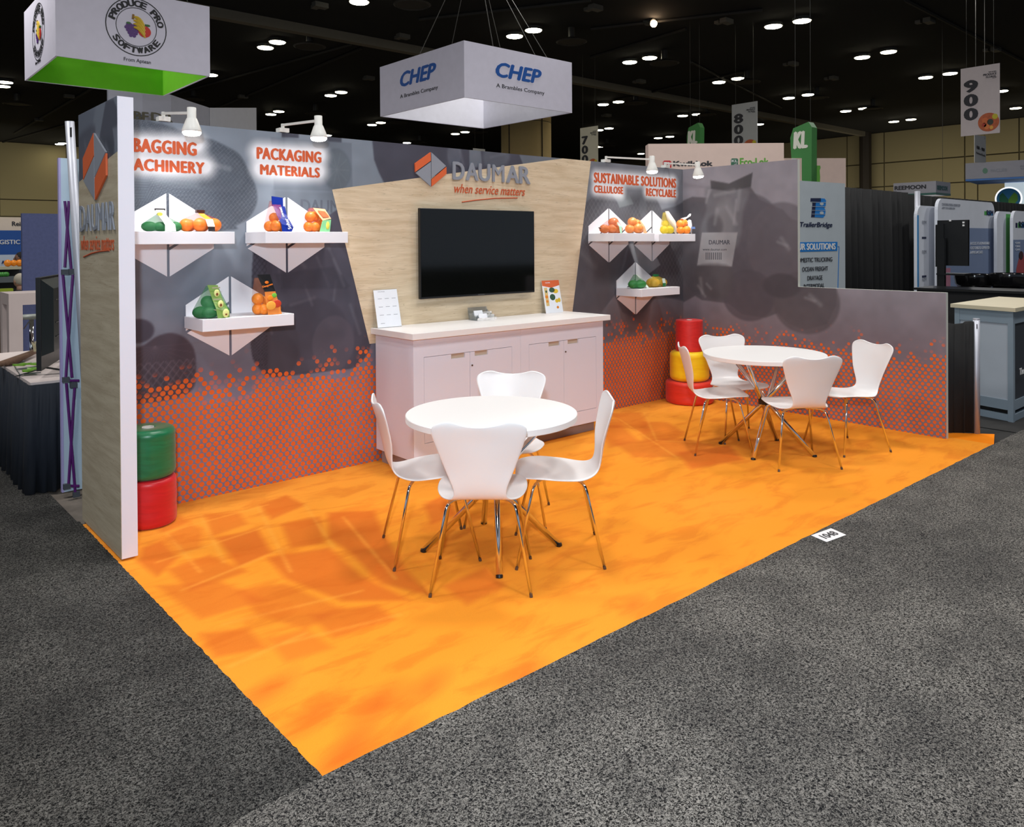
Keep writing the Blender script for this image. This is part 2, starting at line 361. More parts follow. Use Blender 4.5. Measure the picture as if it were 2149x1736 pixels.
for (px, py, w) in [(865, 9.8, 80), (650, 97.7, 68), (1199.5, 88, 66), (662, 239, 44), (837, 257, 40), (1006, 277.6, 36), (880, 300, 34), (1394.4, 133, 62), (1567.8, 172.6, 56), (1713.8, 206, 50), (1335, 216.6, 48), (1483, 241, 40), (1832, 228.6, 40), (1273.8, 306, 36), (36.5, 218.9, 55), (406.5, 209, 44)]:
    p = F(px, py, 8.5); r = .5*w/FPX*depth(p)
    g = G()
    for k in range(4): g.lathe([(r*(1-.24*k), .05*k), (r*(.9-.24*k), .05*k-.03), (r*(.8-.24*k), .05*k+.02)], p, 20)
    g.tube([p+[0, 0, .1], p+[0, 0, .495]], r*.22, 10)
    solo(g, 'air_diffuser', mat('diffuser_grey', (46, 44, 40), .6), 'round ringed air diffuser in the dark hall ceiling', 'air vent', 'ceiling air diffusers')
bm_ = mat('beam_grey', (112, 106, 92), .7); a, b_ = F(441, 36, 8.7), F(1811, 286, 8.7); dd = (b_-a)/np.linalg.norm(b_-a); a = a-dd*10
sidev = np.cross(dd, EZ)*.16
solo(G().prism([a-sidev, a+sidev, a+sidev+EZ*.3, a-sidev+EZ*.3], b_-a), 'ceiling_beam', bm_, 'long pale grey beam crossing the black ceiling diagonally', 'beam')
cm = mat('conduit_dark', (34, 33, 30), .7)
for k, (q1, q2) in enumerate([((0, 300), (740, 92)), ((400, 250), (760, 100)), ((1240, 60), (1600, 20)), ((1290, 210), (1560, 150)), ((1450, 130), (1640, 226)), ((1900, 0), (2149, 130)), ((30, 280), (220, 170)), ((880, 40), (1240, 0)), ((1240, 120), (1440, 60))]):
    a, b_ = F(*q1, 8.95), F(*q2, 8.95); solo(G().tube([a, b_], .06, 6), 'ceiling_conduit', cm, 'thin dark conduit run under the black hall ceiling', 'conduit', 'dark conduits under the ceiling')
for (px, py) in [(672, 13), (846, 78), (775, 165), (510, 204), (145, 203), (82, 252), (1525, 46), (1250, 18), (1950, 45), (1665, 135), (1750, 165), (2090, 105), (1345, 172), (1275, 243)]:
    p = F(px, py, 8.9); solo(G().box(p-[.22, .12, .05], p+[.22, .12, .1]).box(p+[-.1, .25, 0], p+[.1, .42, .12]), 'ceiling_speaker', mat('pale_box', (95, 92, 84), .6), 'small pale box unit fixed high in the black ceiling', 'ceiling box', 'small pale boxes in the ceiling')
# ------------------------------------------------------------------ carpets
def jag(pts, closed=False, amp=.0035, step=.022):
    out = []
    for a, b2 in zip(pts[:-1], pts[1:]):
        a, b2 = np.array(a, float), np.array(b2, float); k = max(1, int(min(400, np.linalg.norm(b2-a)/step)))
        e = (b2-a)/np.linalg.norm(b2-a); nn = np.array([-e[1], e[0]])
        for j in range(k): out.append(a+(b2-a)*j/k+nn*(rng.uniform(-amp, amp) if j else 0))
    out.append(np.array(pts[-1], float)); return out
def pile(name, c1, c2, c3):
    m, nt, b = nodes(name); n = NT(nt); o_ = n.obj()
    f1 = n.noise(o_, 120, 2, .6, 1.2); f2 = n.noise(o_, 280, 2, .6, .6); f3 = n.noise(o_, 3.5, 3, .55); f4 = n.noise(o_, 1.1, 2, .5)
    v = n.m('ADD', n.m('MULTIPLY', f1, .65), n.m('MULTIPLY', f2, .35)); v = n.ss(v, .41, .62)
    col = n.mix(v, rgb(*c1), rgb(*c2)); col = n.mix(n.ss(f3, .35, .65, .28, 0.), col, rgb(*c3)); col = n.mix(n.ss(f4, .35, .6, .25, 0.), col, rgb(*c3))
    nt.links.new(col, b.inputs['Base Color']); b.inputs['Roughness'].default_value = .95; b.inputs['Specular IOR Level'].default_value = .1; n.bump(n.m('ADD', f1, f2), .6, .006, b); return m
grey_c = pile('grey_pile_carpet', (14, 14, 16), (148, 144, 138), (30, 30, 33)); grey_d = pile('dark_pile_carpet', (12, 12, 13), (112, 110, 106), (20, 20, 22))
def tri(o):
    q = bmesh.new(); q.from_mesh(o.data); bmesh.ops.triangulate(q, faces=[f for f in q.faces if len(f.verts) > 4]); q.to_mesh(o.data); q.free()
edge = jag([(-.018, -2.984), (30, -2.984)])
o = solo(G().prism([(x, y, -.011) for x, y in [(-30, -2.984), (-30, -30), (30, -30)]+[tuple(p) for p in edge[::-1]]], (0, 0, .017)), 'aisle_carpet', grey_c, 'speckled grey pile carpet of the aisle in front of the booth', 'carpet', kind='stuff'); tri(o)
edge = jag([(-.018, .055), (-.018, -2.98)])
o = solo(G().prism([(x, y, -.011) for x, y in [(-.12, 12.), (-30, 12.), (-30, -2.982)]+[tuple(p) for p in edge[::-1]]+[(-.03, .06)]], (0, 0, .016)), 'aisle_carpet', grey_d, 'darker charcoal pile carpet piece left of the booth', 'carpet', kind='stuff'); tri(o)
solo(G().box((6.56, -2.97, -.011), (30, 3, -.003)).box((5.94, -2.4, -.011), (6.558, 3, -.003)).box((5.94, -2.975, -.0118), (6.56, -2.4, -.0102)), 'neighbour_carpet', mat('black_carpet', (34, 33, 32), .95, bump=(200, .5, .004), var=(60, .3)), 'black carpet of the neighbouring booth under the grey counter', 'carpet')
oc, nt, b = nodes('orange_carpet'); n = NT(nt); at = nt.nodes.new('ShaderNodeAttribute'); at.attribute_name = 'print'; o_ = n.obj()
f1 = n.noise(o_, 260, 3, .6); f2 = n.noise(n.comb(*[n.m('MULTIPLY', q, s_) for q, s_ in zip(n.sep(o_)[:2], (1.1, 3.0))]), 2.4, 5, .6, .6)
col = n.mix(n.ss(f2, .46, .66, 0., .38), at.outputs['Color'], rgb(206, 92, 22)); col = n.mix(n.ss(f1, .3, .7, .16, 0.), col, rgb(170, 60, 5))
nt.links.new(col, b.inputs['Base Color']); b.inputs['Roughness'].default_value = .95; b.inputs['Specular IOR Level'].default_value = .08
b.inputs['Sheen Weight'].default_value = .25; b.inputs['Sheen Tint'].default_value = rgb(255, 190, 90); n.bump(f1, .35, .004, b)
def fp(*pts): return [tuple(F(*q)[:2]) for q in pts]
DARK, LITE = (206, 92, 30), (246, 168, 66)
def paint_carpet(P):
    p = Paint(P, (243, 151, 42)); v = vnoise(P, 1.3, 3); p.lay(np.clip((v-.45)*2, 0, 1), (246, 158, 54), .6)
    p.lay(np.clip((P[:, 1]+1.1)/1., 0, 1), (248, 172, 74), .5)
    # nap patches pushed by the vacuum cleaner near the left of the booth
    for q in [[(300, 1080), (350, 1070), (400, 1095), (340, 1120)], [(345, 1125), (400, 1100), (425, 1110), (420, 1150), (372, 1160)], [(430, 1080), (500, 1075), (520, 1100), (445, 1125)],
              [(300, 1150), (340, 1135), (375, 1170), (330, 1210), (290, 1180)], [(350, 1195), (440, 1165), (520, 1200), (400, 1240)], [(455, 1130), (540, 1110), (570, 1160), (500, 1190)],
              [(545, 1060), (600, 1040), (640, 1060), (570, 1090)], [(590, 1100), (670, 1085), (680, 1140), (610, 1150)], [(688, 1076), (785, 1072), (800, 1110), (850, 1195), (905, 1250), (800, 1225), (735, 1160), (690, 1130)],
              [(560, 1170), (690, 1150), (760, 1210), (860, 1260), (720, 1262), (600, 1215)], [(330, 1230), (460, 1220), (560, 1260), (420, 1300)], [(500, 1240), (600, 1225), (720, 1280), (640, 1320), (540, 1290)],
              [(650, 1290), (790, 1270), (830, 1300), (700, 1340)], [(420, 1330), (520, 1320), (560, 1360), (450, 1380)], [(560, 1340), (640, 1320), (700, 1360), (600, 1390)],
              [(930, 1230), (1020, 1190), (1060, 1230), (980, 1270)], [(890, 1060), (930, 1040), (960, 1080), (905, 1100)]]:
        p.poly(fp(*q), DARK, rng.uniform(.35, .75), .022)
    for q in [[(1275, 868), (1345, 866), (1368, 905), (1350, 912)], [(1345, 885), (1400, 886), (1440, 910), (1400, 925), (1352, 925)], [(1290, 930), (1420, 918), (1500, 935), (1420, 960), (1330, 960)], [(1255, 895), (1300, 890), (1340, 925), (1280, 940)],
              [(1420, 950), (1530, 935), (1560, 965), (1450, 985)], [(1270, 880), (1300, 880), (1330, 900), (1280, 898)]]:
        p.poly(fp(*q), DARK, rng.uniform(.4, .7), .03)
    for a, b_ in [((300, 1130), (560, 1060)), ((330, 1180), (560, 1105)), ((380, 1240), (600, 1150)), ((420, 1080), (470, 1180)), ((540, 1060), (610, 1200)), ((720, 1085), (830, 1215)), ((700, 1150), (640, 1060)), ((470, 1310), (760, 1240)), ((350, 1120), (420, 1200)),
                  ((1352, 866), (1378, 925)), ((1300, 880), (1420, 960)), ((1378, 925), (1500, 930)), ((600, 1350), (840, 1290)), ((480, 1400), (640, 1330))]:
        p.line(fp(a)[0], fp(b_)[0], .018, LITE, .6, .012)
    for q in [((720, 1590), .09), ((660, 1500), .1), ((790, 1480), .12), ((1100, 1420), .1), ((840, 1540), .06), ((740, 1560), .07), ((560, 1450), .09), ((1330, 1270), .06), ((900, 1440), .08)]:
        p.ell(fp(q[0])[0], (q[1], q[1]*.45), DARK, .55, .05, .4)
    return p.C
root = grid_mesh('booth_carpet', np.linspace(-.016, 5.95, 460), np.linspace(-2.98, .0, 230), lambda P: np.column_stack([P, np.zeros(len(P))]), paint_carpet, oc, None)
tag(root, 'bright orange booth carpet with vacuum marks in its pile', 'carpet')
g = G(); e = jag([(5.9505, -2.98), tuple(F(2086, 930.7)[:2])], amp=.004)
fl_ = [tuple(q) for q in e]+[tuple(F(2087, 911)[:2]), tuple(F(1994, 908)[:2]), (5.9505, -2.45)]
v = [(q[0], q[1], -.0005) for q in fl_]; v[-4+0] = v[-4]
fc = g.prism(v, (0, 0, -.009)).mk('carpet_flap', mat('orange_flap', (240, 132, 20), .95, var=(3, .15), spec=.1), root)
# booth number label on the aisle carpet
q = [F(1702, 1124, .008), F(1744, 1109, .008), F(1776, 1123, .008), F(1735, 1138, .008)]
sg = thing('floor_label', 'white paper floor label numbered 1048 at the booth edge', 'label', (q[0]+q[2])/2)
G().prism([q[0], q[3], q[2], q[1]], (0, 0, .001)).mk('paper', mat('paper_white', (228, 226, 228), .6), sg)
u1 = q[1]-q[0]; u2 = q[0]-q[3]; text('1048', 'printed_number', q[3]+u1*.18+u2*.25+EZ*.0015, u1, u2, np.linalg.norm(u1)*.64, np.linalg.norm(u2)*.5, dark_ink, sg, .0004, .03)
# ------------------------------------------------------------------ booth walls
edge_m = mat('white_edge', (226, 228, 234), .5)
wb = tag(G().box((.08, .0015, 0), (5.9, .045, 2.44)).mk('wall_back', edge_m), kind='structure')
def wp(*pts): return [(W(*q)[0], W(*q)[2]) for q in pts]
def paint_back(P):
    x, z = P[:, 0], P[:, 1]
    p = Paint(P, (122, 131, 143)); p.lay(np.clip((1.7-z)/.9, 0, 1), (104, 106, 120)); p.lay(np.clip((.95-z)/.35, 0, 1), (122, 118, 138))
    p.lay(np.clip((x-3.6)/1, 0, 1), (112, 110, 116), .6); p.lay(np.clip((x-4.6)/1, 0, 1)*np.clip((1.1-z)/.4, 0, 1), (124, 90, 84), .8)
    D1, D2, D3 = (72, 79, 90), (86, 93, 104), (70, 68, 80)
    # net bag behind the first heading
    m_ = p.poly(wp((270, 262), (330, 258), (414, 287), (442, 292), (475, 307), (503, 325), (521, 356), (534, 384), (540, 409), (537, 432), (521, 458), (496, 473), (480, 483), (270, 483)), D1, .95, .008, True)
    p.poly(wp((260, 300), (400, 310), (485, 330), (515, 365), (500, 395), (470, 403), (420, 398), (350, 385), (260, 380)), D2, .8, .012, True)
    p.net(m_, wp((480, 400))[0], .03, (112, 118, 128), .45, .0035)
    p.poly(wp((320, 385), (345, 355), (420, 362), (418, 395), (370, 392)), (122, 130, 138), .35, .02)
    for k in range(5): p.ell(wp((445+k*9, 345+k*2.3))[0], (.016, .02), (128, 134, 142), .55, .006)
    p.line(wp((337, 250))[0], wp((352, 330))[0], .012, (96, 104, 116), .5)
    # faint label and half fruit behind the second heading
    p.poly(wp((568, 288), (738, 300), (740, 402), (575, 398)), (96, 103, 114), .6, .005); m_ = p.ell(wp((707, 356))[0], (.12, .155), (84, 92, 102), .55, .008); p.ell(wp((707, 356))[0], (.105, .14), (96, 104, 112), .5, .006)
    for k in range(5):
        a = k*.63; c_ = np.array(wp((707, 356))[0]); p.line(c_-np.array([math.cos(a)*.1, math.sin(a)*.13]), c_+np.array([math.cos(a)*.1, math.sin(a)*.13]), .006, (108, 116, 124), .5)
    p.poly(wp((575, 396), (700, 402), (716, 440), (800, 700), (640, 560), (560, 500)), (88, 95, 106), .55, .02)
    p.poly(wp((591, 276), (627, 280), (627, 290), (591, 288)), (62, 62, 74), .9, .004); p.poly(wp((680, 284), (717, 289), (717, 299), (690, 297)), (66, 68, 80), .9, .004)
    # dark produce along the top of the oak panel
    m_ = p.poly(wp((781, 293), (785, 335), (795, 362), (808, 388), (900, 372), (1260, 330), (1260, 300)), (70, 70, 82), 1, .007)
    p.ell(wp((953, 325))[0], (.07, .12), (100, 104, 116), .6, .01); p.poly(wp((985, 305), (1008, 305), (1012, 350), (985, 352)), (112, 118, 128), .8, .006)
    p.poly(wp((1018, 315), (1066, 318), (1062, 345), (1020, 350)), (96, 100, 110), .7, .02, True); p.poly(wp((1090, 325), (1180, 330), (1250, 334), (1100, 352)), (106, 112, 122), .95, .006)
    # big bag in the middle
    m_ = p.poly(wp((538, 500), (530, 550), (528, 602), (525, 680), (527, 731), (533, 758), (548, 777), (569, 791), (626, 787), (690, 779), (742, 772), (768, 747), (780, 716), (784, 680), (782, 640), (764, 560), (735, 500), (716, 440), (660, 470), (580, 480)), D3, 1, .006, True)
    p.poly(wp((560, 510), (700, 500), (745, 560), (742, 700), (742, 772), (600, 785), (575, 700), (570, 560)), (78, 78, 92), .6, .01)
    m2 = p.ell(wp((650, 690))[0], (.30, .22), (66, 64, 76), .7, .01); p.ell(wp((700, 720))[0], (.17, .2), (84, 80, 92), .75, .008); p.ell(wp((590, 730))[0], (.14, .2), (62, 60, 70), .6, .01)
    for a, b_ in [((665, 540), (690, 600)), ((690, 520), (715, 575)), ((640, 600), (655, 640)), ((585, 560), (590, 600)), ((705, 590), (700, 630)), ((560, 650), (570, 700))]: p.line(wp(a)[0], wp(b_)[0], .012, (122, 124, 136), .4, .012)
    p.poly(wp((575, 575), (700, 560), (735, 600), (728, 606), (590, 606)), (60, 60, 72), .6, .01)
    p.net(m_*(P[:, 0] < wp((560, 600))[0][0]), wp((545, 560))[0], .035, (46, 46, 56), .6, .005)
    # lower left net bags
    m_ = p.poly(wp((250, 742), (297, 727), (330, 706), (362, 699), (392, 712), (409, 740), (411, 790), (403, 818), (370, 835), (303, 846), (250, 840)), (72, 64, 74), 1, .007, True)
    m2 = p.ell(wp((290, 695))[0], (.095, .075), (66, 62, 74), 1, .007)
    for k in range(16):
        a = math.pi*(1.0+k/15); c_ = np.array(wp((325, 728))[0]); p.line(c_, c_+np.array([math.cos(a)*.3, math.sin(a)*.34]), .004, (98, 90, 100), .3, .004)
    p.net(m_*(z < .92), wp((320, 810))[0], .05, (112, 104, 114), .5, .005)
    # right section
    m_ = p.poly(wp((1190, 500), (1225, 428), (1250, 411), (1285, 410), (1300, 430), (1345, 415), (1378, 418), (1389, 440), (1417, 433), (1440, 420), (1470, 640), (1380, 620), (1350, 655), (1330, 668), (1306, 655), (1290, 620), (1262, 655), (1190, 655)), (82, 82, 90), 1, .01)
    for c_, r_, col in [((1262, 470), (.3, .3), (86, 86, 92)), ((1340, 470), (.35, .3), (88, 88, 94)), ((1240, 590), (.28, .4), (88, 84, 90)), ((1335, 590), (.26, .42), (74, 70, 78)), ((1420, 530), (.4, .42), (84, 82, 88))]:
        q = p.ell(wp(c_)[0], r_, col, .7, .03)
    for c_ in [(1255, 460), (1350, 460), (1410, 560)]: p.net(m_*np.clip(1.2-np.hypot(*(P-np.array(wp(c_)[0])).T)/.35, 0, 1), wp(c_)[0], .06, (122, 122, 126), .5, .005)
    p.poly(wp((1291, 412), (1320, 408), (1330, 428), (1300, 436)), (118, 124, 128), .8, .006); p.ell(wp((1349, 433))[0], (.06, .12), (104, 106, 114), .7, .01)
    p.poly(wp((1316, 470), (1350, 480), (1342, 540), (1322, 530)), (96, 98, 106), .6, .02)
    p.poly(wp((1318, 512), (1362, 508), (1386, 556), (1362, 575), (1333, 552)), (146, 150, 156), .8, .006)
    p.line(wp((1218, 530))[0], wp((1250, 560))[0], .05, (118, 114, 118), .5, .03)
    mo = vnoise(P, 5, 11)*.6+vnoise(P, 14, 12)*.4; p.C = p.C*(1+(mo-.5)[:, None]*.16)
    for a, b_, w_ in [((600, 520), (640, 560), .02), ((655, 505), (690, 520), .03), ((700, 545), (722, 600), .014), ((570, 600), (575, 650), .02), ((610, 640), (660, 625), .012), ((735, 640), (755, 700), .016), ((1150, 320), (1180, 332), .02), ((1030, 330), (1060, 322), .012), ((965, 312), (972, 345), .02)]: p.line(wp(a)[0], wp(b_)[0], w_, (128, 130, 142), .35, .014)
    # white glow printed around the headings
    for q in [((262, 303), (411, 303)), ((262, 343), (428, 350)), ((545, 321), (670, 326)), ((548, 355), (668, 360)), ((1252, 372), (1412, 382)), ((1252, 397), (1302, 401)), ((1360, 403), (1412, 407))]:
        a, b_ = np.array(wp(q[0])[0]), np.array(wp(q[1])[0]); e = b_-a; w_ = P-a; t = np.clip((w_@e)/(e@e), 0, 1); d = np.hypot((w_-t[:, None]*e)[:, 0], (w_-t[:, None]*e)[:, 1])
        p.lay(np.clip((.118-d)/.08, 0, 1)**1.4, (246, 246, 250), .9)
    return p.C
pb = print_mat('back_wall_print', (.97, .52), .0178)
grid_mesh('mural_print', np.linspace(.08, 5.866, 742), np.linspace(0, 2.44, 314), lambda P: np.column_stack([P[:, 0], np.zeros(len(P)), P[:, 1]]), paint_back, pb, wb)
oak = [(1.651, 2.057), (4.03, 2.44), (4.415, 2.44), (4.13, .9), (1.955, .9)]
o = G().prism([(a, -.0015, c_) for a, c_ in oak], (0, .0025, 0)).mk('oak_panel', wood, wb); uv_planar(o, lambda v: v[:, [0, 2]])
head_ink = mat('heading_orange', (206, 88, 42), .6)
for s_, q in [('BAGGING', ((281, 318), (411, 322), 290)), ('MACHINERY', ((258, 356), (428, 362), 331)), ('PACKAGING', ((540, 333), (673, 341), 309)), ('MATERIALS', ((547, 366), (670, 374), 345)),
              ('SUSTAINABLE SOLUTIONS', ((1247, 383), (1418, 393), 362)), ('CELLULOSE', ((1247, 404), (1307, 407), 389)), ('RECYCLABLE', ((1356, 411), (1418, 414), 395))]:
    a, b_ = W(*q[0]), W(*q[1]); h = W(q[0][0], q[2])[2]-a[2]; text(s_, 'printed_heading', (a[0], -.0012, a[2]), EX, EZ, b_[0]-a[0], h, head_ink, wb, .001, .05, space=1.1)
prn = mat('print_grey', (62, 66, 76), .6); prn2 = mat('print_dim', (84, 90, 102), .6)
a, b_ = W(632, 445), W(712, 445); text('DAUM', 'printed_word', (a[0], -.0006, a[2]), EX, EZ, b_[0]-a[0], .09, prn2, wb, .0004, .02)
a, b_ = W(1343, 523), W(1362, 523); text('DAU', 'printed_word', (a[0], -.0006, a[2]), EX+.12*EZ, EZ-.2*EX, b_[0]-a[0], .055, prn, wb, .0004, .02)
# right return wall
wr = G(); P_ = [(5.868, 0, 0), (5.868, -2.657, 0), (5.868, -2.657, 1.219), (5.868, -1.335, 1.219), (5.868, -1.335, 2.44), (5.868, 0, 2.44)]
wr = tag(wr.prism(P_, (.04, 0, 0)).mk('wall_right', mat('wall_edge_grey', (196, 198, 190), .5)), kind='structure')
def xp(*pts): return [(-X(*q)[1], X(*q)[2]) for q in pts]
def paint_right(P):
    x, z = P[:, 0], P[:, 1]
    p = Paint(P, (134, 130, 138)); p.lay(np.clip((1.3-z)/.6, 0, 1), (112, 104, 112)); p.lay(np.clip((.9-z)/.5, 0, 1), (122, 112, 122)); p.lay(np.clip((1.0-x)/.9, 0, 1)*np.clip((1.-z)/.5, 0, 1), (136, 96, 86), .6)
    m_ = p.poly(xp((1425, 425), (1453, 413), (1487, 415), (1500, 385), (1493, 379), (1530, 385), (1579, 363), (1575, 392), (1593, 418), (1615, 429), (1643, 440), (1660, 460), (1690, 466), (1720, 520), (1745, 560), (1756, 610), (1755, 641), (1736, 680), (1691, 693), (1655, 680), (1632, 657), (1607, 667), (1557, 660), (1529, 637), (1473, 630), (1459, 621), (1425, 640)), (90, 86, 92), 1, .008)
    for c_, r_, col in [((1470, 520), (.30, .5), (84, 82, 88)), ((1570, 500), (.4, .45), (84, 80, 88)), ((1640, 515), (.38, .42), (92, 87, 94)), ((1570, 620), (.3, .26), (78, 73, 80)), ((1690, 635), (.34, .30), (84, 79, 84)), ((1640, 600), (.2, .12), (70, 66, 72))]:
        p.ell(xp(c_)[0], r_, col, .75, .012)
    p.poly(xp((1484, 392), (1568, 398), (1560, 440), (1545, 520), (1478, 520), (1468, 490), (1482, 440)), (112, 112, 118), .6, .02, True)
    p.poly(xp((1491, 379), (1530, 386), (1579, 363), (1576, 392), (1530, 402), (1492, 396)), (66, 64, 68), .9, .008); p.ell(xp((1522, 460))[0], (.12, .2), (138, 138, 142), .45, .03); p.ell(xp((1500, 475))[0], (.1, .12), (76, 74, 80), .6, .02)
    p.poly(xp((1473, 488), (1548, 488), (1536, 560), (1463, 557)), (150, 150, 154), .95, .005); p.poly(xp((1463, 560), (1535, 562), (1525, 625), (1470, 615)), (80, 76, 80), .8, .02, True)
    mo = vnoise(P, 5, 21)*.6+vnoise(P, 16, 22)*.4; p.C = p.C*(1+(mo-.5)[:, None]*.14)
    for a, b_ in [((1500, 410), (1540, 400)), ((1552, 400), (1548, 440)), ((1505, 440), (1500, 470)), ((1525, 435), (1545, 470)), ((1470, 585), (1474, 615)), ((1700, 620), (1722, 640)), ((1640, 500), (1655, 522))]: p.line(xp(a)[0], xp(b_)[0], .03, (156, 156, 160), .4, .02)
    for a, b_ in [((1488, 400), (1482, 425)), ((1545, 420), (1540, 470)), ((1465, 600), (1480, 622)), ((1483, 596), (1492, 606)), ((1632, 508), (1652, 516)), ((1690, 625), (1710, 632))]: p.line(xp(a)[0], xp(b_)[0], .02, (160, 158, 162), .45, .015)
    return p.C
pr2 = print_mat('right_wall_print', (.92, .42), .0155)
t3 = lambda P: np.column_stack([np.full(len(P), 5.866), -P[:, 0], P[:, 1]])
grid_mesh('mural_print', np.linspace(0, 1.335, 130), np.linspace(0, 2.44, 230), t3, paint_right, pr2, wr)
grid_mesh('mural_print', np.linspace(1.335, 2.657, 100), np.linspace(0, 1.219, 110), t3, paint_right, pr2, wr)
def xt(s_, p0, p1, ptop, m, b=.0):
    a, b_ = X(*p0), X(*p1); d = b_-a; d[0] = 0; text(s_, 'printed_word', (5.8655, a[1], a[2]), d, EZ, np.linalg.norm(d), X(p0[0], ptop)[2]-a[2], m, wr, .0004, b)
xt('DAUMAR', (1488, 513), (1532, 513), 504, prn, .02); xt('www.daumar.com', (1475, 526), (1525, 526), 521, prn)
for k in range(9): a = X(1482+k*3.9, 545); G().box((5.8645, a[1]-.004, a[2]), (5.8655, a[1]+.004, a[2]+.075)).mk('barcode_bar', prn, wr)
# left wing wall
wg = tag(G().box((.001, -.755, .012), (.08, .0585, 2.44)).mk('wall_left', mat('wing_edge', (232, 230, 240), .5, var=(3, .01))), kind='structure')
def paint_wing(P):
    q = lambda *pts: [(-on(a, b_, 0, 0)[1], on(a, b_, 0, 0)[2]) for a, b_ in pts]
    p = Paint(P, (112, 118, 130)); p.poly(q((160, 235), (200, 225), (190, 290), (160, 300)), (92, 98, 112), .7, .02); p.poly(q((222, 212), (238, 208), (250, 240), (236, 330), (205, 310)), (74, 76, 88), .9, .008)
    p.poly(q((160, 300), (196, 262), (198, 300), (188, 380), (160, 390)), (78, 80, 92), .8, .02, True); p.poly(q((205, 300), (232, 290), (240, 330), (220, 345), (200, 345)), (66, 70, 80), .8, .02, True); p.poly(q((236, 270), (250, 262), (250, 310), (240, 300)), (118, 122, 134), .8, .01)
    for a, b_ in [((178, 300), (186, 345)), ((172, 340), (180, 370)), ((222, 302), (226, 318))]: p.line(q(a)[0], q(b_)[0], .02, (122, 126, 138), .4, .02)
    return p.C
grid_mesh('mural_print', np.linspace(-.0585, .755, 90), np.linspace(1.55, 2.44, 100), lambda P: np.column_stack([np.zeros(len(P)), -P[:, 0], P[:, 1]]), paint_wing, print_mat('wing_print', None), wg, True)
y0, y1 = .0585, -.755; za, zb = on(165, 382.6, 0, 0)[2], on(246.4, 318, 0, 0)[2]
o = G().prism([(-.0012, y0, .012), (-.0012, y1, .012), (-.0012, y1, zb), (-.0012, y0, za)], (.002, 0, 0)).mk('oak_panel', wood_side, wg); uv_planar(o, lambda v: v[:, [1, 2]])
# ------------------------------------------------------------------ logo built of four raised plates
def inset(pts, g_, N_):
    P = [np.array(p, float) for p in pts]; c_ = sum(P)/len(P); n_ = len(P); out = []; L = []
    for i in range(n_):
        a, b_ = P[i], P[(i+1) % n_]; e = (b_-a)/np.linalg.norm(b_-a); nn = np.cross(N_, e)
        if nn@(c_-a) < 0: nn = -nn
        L.append((a+nn*g_, e))
    for i in range(n_):
        (a, e), (b_, f_) = L[i-1], L[i]; A = np.stack([e, -f_], 1); t = np.linalg.lstsq(A, b_-a, rcond=None)[0]; out.append(a+e*t[0])
    return out
def logo(parent, T, B, LT, LB, RT, RB, N_, ms, gap, th, names='logo_plate'):
    T, B, LT, LB, RT, RB = [np.array(q, float) for q in (T, B, LT, LB, RT, RB)]; N_ = np.array(N_, float); Cu = T+(LB-LT); Cl = B+(RT-RB)
    for pts, m in (((T, LT, LB, Cu), ms[0]), ((LB, B, Cu), ms[1]), ((T, Cl, RT), ms[1]), ((Cl, B, RB, RT), ms[0])):
        G().prism(inset(pts, gap/2, N_), N_*th).mk(names, m, parent)
def hexv(cx, z0, z1, hw, side=None):
    h = z1-z0; return [(cx, -.0, z1), (cx, -.0, z0), (cx-hw, 0, z1-h*.333), (cx-hw, 0, z0+h*.333), (cx+hw, 0, z1-h*.333), (cx+hw, 0, z0+h*.333)]
lg_ = thing('logo_sign', 'raised grey and orange hexagon logo with grey lettering above the television', 'sign', (2.53, -.002, 2.1))
logo(lg_, *[(q[0], -.002, q[2]) for q in [W(902.5, 318), W(903.3, 393.6), W(868, 342.5), W(868.7, 363), W(935.5, 348.7), W(936, 365.4)]], (0, -1, 0), (orange_ink, grey_ink), .008, .012)
xs_ = [(949.4, 972, 'D'), (977, 1001, 'A'), (1004, 1026, 'U'), (1032, 1056, 'M'), (1062, 1086, 'A'), (1089, 1110, 'R')]
for a, b_, ch in xs_:
    zt = np.interp(a, [949, 1110], [2.328, 2.333]); zb_ = 2.185; xa, xb = W(a, 360)[0], W(b_, 360)[0]; text(ch, 'letter', (xa, -.003, zb_), EX, EZ, xb-xa, zt-zb_, grey_ink, lg_, .012, .012 if ch == 'M' else .03)
text('when service matters', 'tagline', (2.767, -.003, 2.075), EX, EZ, .785, .075, ink_orange_dark, lg_, .004, .004, shear=.3)
G().tube([(2.845, -.004, 2.0), (3.0, -.004, 2.022), (3.2, -.004, 2.043), (3.462, -.004, 2.055)], .005, 6).mk('underline', ink_orange_dark, lg_)
l2 = thing('logo_sign', 'raised hexagon logo and lettering on the side of the left wing wall', 'sign', (-.002, -.4, 1.6))
o0 = lambda a, b_: on(a, b_, 0, -.002)
logo(l2, o0(200, 277), o0(202.5, 422), o0(177, 332), o0(178, 380), o0(226, 319), o0(226.5, 369), (-1, 0, 0), (orange_ink, grey_ink), .008, .01)
ls = [169.4, 182, 194.5, 207, 220.5, 232, 244]
for k, ch in enumerate('DAUMAR'):
    a, b_ = o0(ls[k]+.5, 489), o0(ls[k+1]-1.5, 488); text(ch, 'letter', (-.003, a[1], 1.742), -EY, EZ, abs(b_[1]-a[1]), .152, grey_ink, l2, .008)
a, b_ = o0(171, 525), o0(240, 520); text('when service matters', 'tagline', (-.003, a[1], a[2]), -EY, EZ, abs(b_[1]-a[1]), .085, ink_orange_dark, l2, .002, shear=.2)
G().tube([o0(176, 539.4), o0(192, 532), o0(210, 527.5), o0(230, 525.6)], .005, 6).mk('underline', ink_orange_dark, l2)
